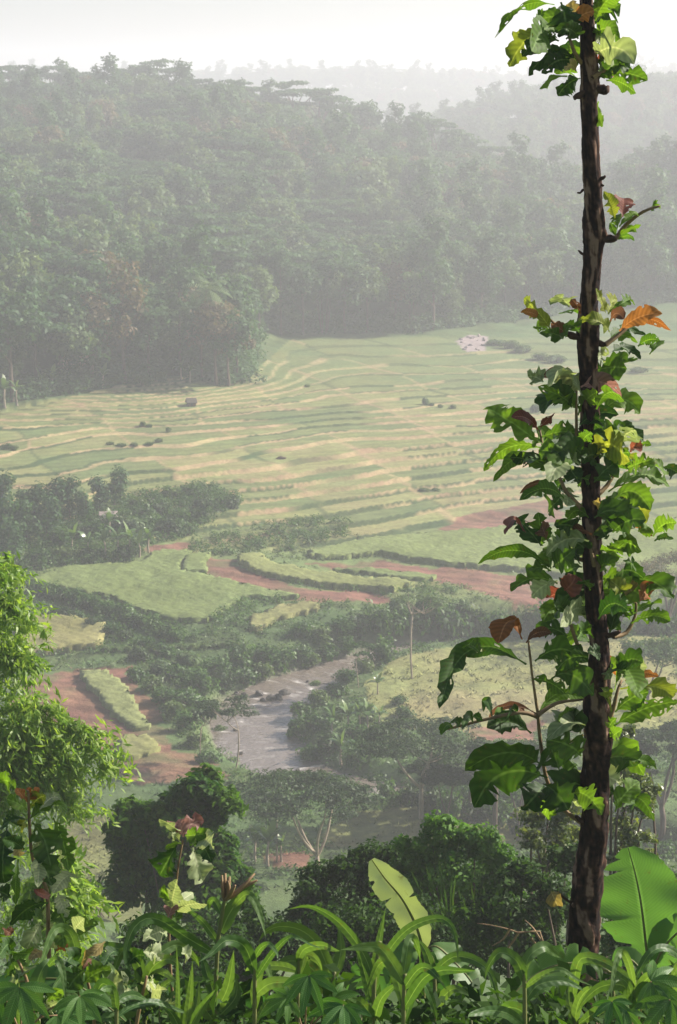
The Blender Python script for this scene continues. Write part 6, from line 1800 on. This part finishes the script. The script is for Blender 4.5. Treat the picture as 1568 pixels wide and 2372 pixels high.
near_plant('round_tree', 430, 2130, 46, [(458, 1825, 70), (425, 1855, 74), (500, 1860, 62), (330, 1895, 72), (292, 1930, 56), (380, 1910, 96), (470, 1930, 96), (522, 1965, 66), (330, 1970, 84), (400, 2010, 110), (480, 2030, 96), (420, 2090, 110), (545, 2055, 76), (340, 2060, 90)],
           0.20, 0.5, 'dome', 'dense round dark tree standing left of the umbrella tree', 'tree', 401, per=2300)
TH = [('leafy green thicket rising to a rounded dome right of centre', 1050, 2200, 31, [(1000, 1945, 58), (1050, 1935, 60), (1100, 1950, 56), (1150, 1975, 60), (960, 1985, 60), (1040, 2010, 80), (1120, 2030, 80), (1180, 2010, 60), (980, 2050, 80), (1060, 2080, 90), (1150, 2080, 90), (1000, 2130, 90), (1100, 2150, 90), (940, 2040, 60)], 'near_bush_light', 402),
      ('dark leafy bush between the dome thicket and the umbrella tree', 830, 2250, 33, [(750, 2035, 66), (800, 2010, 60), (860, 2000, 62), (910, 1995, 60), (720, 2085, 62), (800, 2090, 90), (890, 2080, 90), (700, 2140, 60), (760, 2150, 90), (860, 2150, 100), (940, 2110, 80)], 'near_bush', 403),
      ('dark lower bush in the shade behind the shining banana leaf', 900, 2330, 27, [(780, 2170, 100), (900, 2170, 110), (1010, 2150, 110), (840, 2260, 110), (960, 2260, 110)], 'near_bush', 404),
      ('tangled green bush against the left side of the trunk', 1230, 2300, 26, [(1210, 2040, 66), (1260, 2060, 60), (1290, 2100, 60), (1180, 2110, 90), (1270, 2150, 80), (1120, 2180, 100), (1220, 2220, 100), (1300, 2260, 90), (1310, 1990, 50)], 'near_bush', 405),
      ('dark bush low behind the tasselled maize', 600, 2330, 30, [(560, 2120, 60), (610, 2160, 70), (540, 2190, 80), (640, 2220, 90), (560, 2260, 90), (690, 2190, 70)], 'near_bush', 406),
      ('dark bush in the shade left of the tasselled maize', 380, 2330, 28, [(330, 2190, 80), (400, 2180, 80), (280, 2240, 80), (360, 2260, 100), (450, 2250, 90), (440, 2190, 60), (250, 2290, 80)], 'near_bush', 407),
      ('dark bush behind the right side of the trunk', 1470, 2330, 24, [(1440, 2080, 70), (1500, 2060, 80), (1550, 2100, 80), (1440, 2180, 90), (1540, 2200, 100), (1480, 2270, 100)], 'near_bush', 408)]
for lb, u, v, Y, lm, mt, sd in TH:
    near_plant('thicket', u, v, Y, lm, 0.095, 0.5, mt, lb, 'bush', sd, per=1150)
near_plant('small_leaf_tree', 1440, 2200, 30, [(1440, 1760, 40), (1475, 1800, 46), (1450, 1850, 46), (1490, 1880, 46), (1440, 1920, 44), (1480, 1950, 46), (1420, 1720, 30), (1450, 1700, 26), (1510, 1830, 36), (1430, 1985, 40), (1500, 2000, 40)], 0.085, 0.55, 'speckle',
           'tree of small glossy speckled leaves behind the right side of the trunk', 'tree', 409, per=420, shell=0.2)
near_plant('small_leaf_tree', 1270, 2200, 31, [(1230, 1900, 40), (1270, 1890, 44), (1310, 1880, 46), (1240, 1950, 46), (1290, 1945, 50), (1320, 1930, 40), (1270, 1990, 50), (1325, 1985, 40)], 0.085, 0.55, 'speckle',
           'tree of small dark leaves behind the left side of the trunk', 'tree', 410, per=420, shell=0.25)
near_plant('hedge_bush', 250, 2110, 106, [(185, 2060, 26), (215, 2062, 28), (245, 2060, 28), (275, 2066, 28), (305, 2072, 28), (160, 2068, 24)], 0.2, 0.5, 'bush', 'low grey-green hedge on the slope below the bamboo', 'hedge', 411, per=500)


# ---- bamboo spray coming in from the left
def build_bamboo(name, u, v, Y, culms, label, seed):
    r = np.random.default_rng(seed)
    b = at(u, v, Y); b[2] = float(T(b[0], b[1]))
    e = empty(name, b); tag(e, label, 'bamboo')
    P = []; N = []; AX = []
    for k, cu in enumerate(culms):
        pts = [b + np.array((0.15 * r.normal(), 0.15 * r.normal(), -0.3))] + [at(a, c, Y + d) for a, c, d in cu]
        Q, R = resample(np.array(pts), np.linspace(0.035, 0.006, len(pts)), 10)
        t = Tubes().add([q - b for q in Q], R, 7)
        link('culm', t.mesh('culm'), M['green_stem'], e)
        m = len(Q)
        for i in range(int(m * 0.34), m):
            fr = i / m
            for j in range(3):
                base_ = Q[i] + r.normal(size=3) * 0.03
                d = unit(r.normal(size=3) * np.array((1, 0.8, 0.5)) + np.array((0.25, 0, 0.0)))
                L = (0.25 + 0.75 * r.random() ** 1.5) * (1.15 - 0.45 * fr)
                n = 16
                tt = r.random(n) ** 0.8
                p = base_ + d * L * tt[:, None] + np.array((0, 0, -1)) * (0.62 * L * tt ** 2)[:, None] + r.normal(size=(n, 3)) * 0.035
                P.append(p)
                AX.append(d * 0.6 + np.array((0, 0, -0.75)) + 0.35 * r.normal(size=(n, 3)))
                N.append(r.normal(size=(n, 3)) * 0.6 + np.array((0.3, -0.5, 0.5)))
    P = np.concatenate(P) - b; N = np.concatenate(N); AX = np.concatenate(AX)
    L = 0.14 * (0.6 + 0.8 * r.random(len(P)))
    V, F, var = leaf_quads(P, N, L, L * 0.24, r, AX, 0.06)
    link('foliage', npmesh('foliage', V, F, var), M['bamboo'], e)


build_bamboo('bamboo_clump', -60, 2260, 27, [
    [(-50, 1900, 0), (-45, 1600, 0), (-20, 1430, 0), (15, 1395, -0.1), (55, 1440, -0.2)],
    [(-50, 1950, 0.1), (-45, 1560, 0.1), (-25, 1340, 0.1), (-6, 1310, 0), (8, 1335, 0)],
    [(-50, 1950, 0.2), (-40, 1650, 0.2), (-15, 1530, 0.2), (25, 1500, 0.2), (62, 1545, 0.1)],
    [(-40, 1950, 0), (0, 1780, 0), (45, 1660, 0), (90, 1640, 0), (140, 1690, 0)],
    [(-40, 1950, 0.1), (20, 1800, 0.1), (85, 1700, 0.1), (155, 1680, 0.1), (210, 1715, 0), (240, 1785, 0)],
    [(-40, 1960, 0.2), (10, 1830, 0.2), (70, 1760, 0.2), (120, 1750, 0.1), (175, 1810, 0.1)],
    [(-40, 1980, -0.2), (-10, 1870, -0.2), (50, 1800, -0.2), (120, 1815, -0.2), (170, 1880, -0.2)],
    [(-50, 1990, -0.1), (-35, 1790, -0.1), (5, 1700, -0.1), (55, 1700, -0.1), (95, 1760, -0.1)]], 'bright feathery bamboo clump leaning in from the left edge', 501)
build_bamboo('bamboo_shoot', 150, 2300, 20, [[(130, 2180, 0), (120, 2060, 0), (140, 2010, 0), (160, 2060, 0)], [(110, 2200, 0), (90, 2100, 0), (110, 2040, 0), (150, 2120, -0.1)]], 'small bright bamboo spray behind the left sapling', 502)

# ---- weeds filling the near slope edge: broad and narrow leaves, too many to count
r9 = np.random.default_rng(61)
n9 = 900
wu = r9.uniform(-30, 1600, n9); wv = 2371 - 105 * r9.random(n9) ** 1.6 + 40; wy = r9.uniform(7.6, 12.5, n9)
wp = np.array([at(a, c, d) for a, c, d in zip(wu, wv, wy)])
wN = r9.normal(size=(n9 * 9, 3)) * 0.6 + np.array((0.1, -0.2, 0.7))
wP = np.repeat(wp, 9, 0) + r9.normal(size=(n9 * 9, 3)) * np.array((0.11, 0.11, 0.07))
wL = 0.075 * (0.5 + 1.0 * r9.random(n9 * 9))
V9, F9, v9 = leaf_quads(wP, wN, wL, wL * 0.5, r9)
ST = Tubes()
for i in range(0, n9, 3):
    g9 = wp[i].copy(); g9[2] = float(T(g9[0], g9[1]))
    ST.add([g9, (g9 + wp[i]) / 2 + r9.normal(size=3) * 0.02, wp[i]], [0.006, 0.005, 0.003], 4)
we = link('weeds', npmesh('weeds', V9, F9, v9), M['near_bush'])
tag(we, 'tangle of dark low weeds along the near slope edge', None, None, 'stuff')
link('stem', ST.mesh('stem'), M['green_stem'], we)

# ---- long stiff blades standing in the thicket
for k, (u, v, Y, bl) in enumerate(((1040, 2200, 24, [(950, 2010, 6), (985, 2000, 7), (1015, 1990, 7), (1050, 2000, 6)]), (1110, 2230, 24, [(1060, 2050, 8), (1090, 2040, 7), (1120, 2045, 8), (1160, 2060, 7), (1145, 2010, 6)]), (1180, 2230, 23, [(1110, 2090, 8), (1135, 2070, 8), (1190, 2030, 7), (1230, 2060, 6)]))):
    b = at(u, v, Y); b[2] = float(T(b[0], b[1])); e = empty('reed_tuft', b)
    tag(e, 'tuft of long stiff grey-green blades in the thicket, %s from the left' % ordinal(k), 'reeds', 'stiff blade tufts in the thicket')
    for j, (a, c, w) in enumerate(bl * 2):
        px_blade(e, [(u + (a - u) * 0.15 + 6 * j, v - 20), (u + (a - u) * 0.55 + 5 * (j % 3), (v + c) / 2), (a + 9 * (j > 3), c + 18 * (j > 3))], w * 1.3, Y + 4, 'd', 700 + k * 10 + j, 0.1, roll=(0.6, 0.9), fold=0.5, wave=0.02, nl=8, nw=1, name='blade')
# ---- dead twigs in the thicket
b = at(1190, 2230, 20); b[2] = float(T(b[0], b[1])); e = empty('dead_branch', b)
tag(e, 'bare reddish dead branch lying across the dark thicket', 'branch')
tw = [[(1260, 2190), (1200, 2160), (1150, 2145), (1105, 2138)], [(1200, 2160), (1180, 2190), (1155, 2215)], [(1180, 2150), (1165, 2175), (1140, 2190)], [(1260, 2190), (1235, 2150), (1215, 2130)], [(1230, 2172), (1250, 2200), (1262, 2240)]]
for k, q in enumerate(tw):
    pts = [at(a, c, 20 + 0.05 * i) for i, (a, c) in enumerate(q)]
    if k == 0: pts = [b] + pts
    stalk(e, pts, np.linspace(0.014, 0.005, len(pts)), M['brown_stem'], 'twig', 5, 0.2)
# ---- the yellow leaf on a bare twig left of the trunk
g0 = at(1288, 2072, 8.9)
d = tree_leaves(teak, [(1276, 2064, 1292, 2098, 26, 't')], (0, 0, 1.0), 8.9, 77, 0.02)
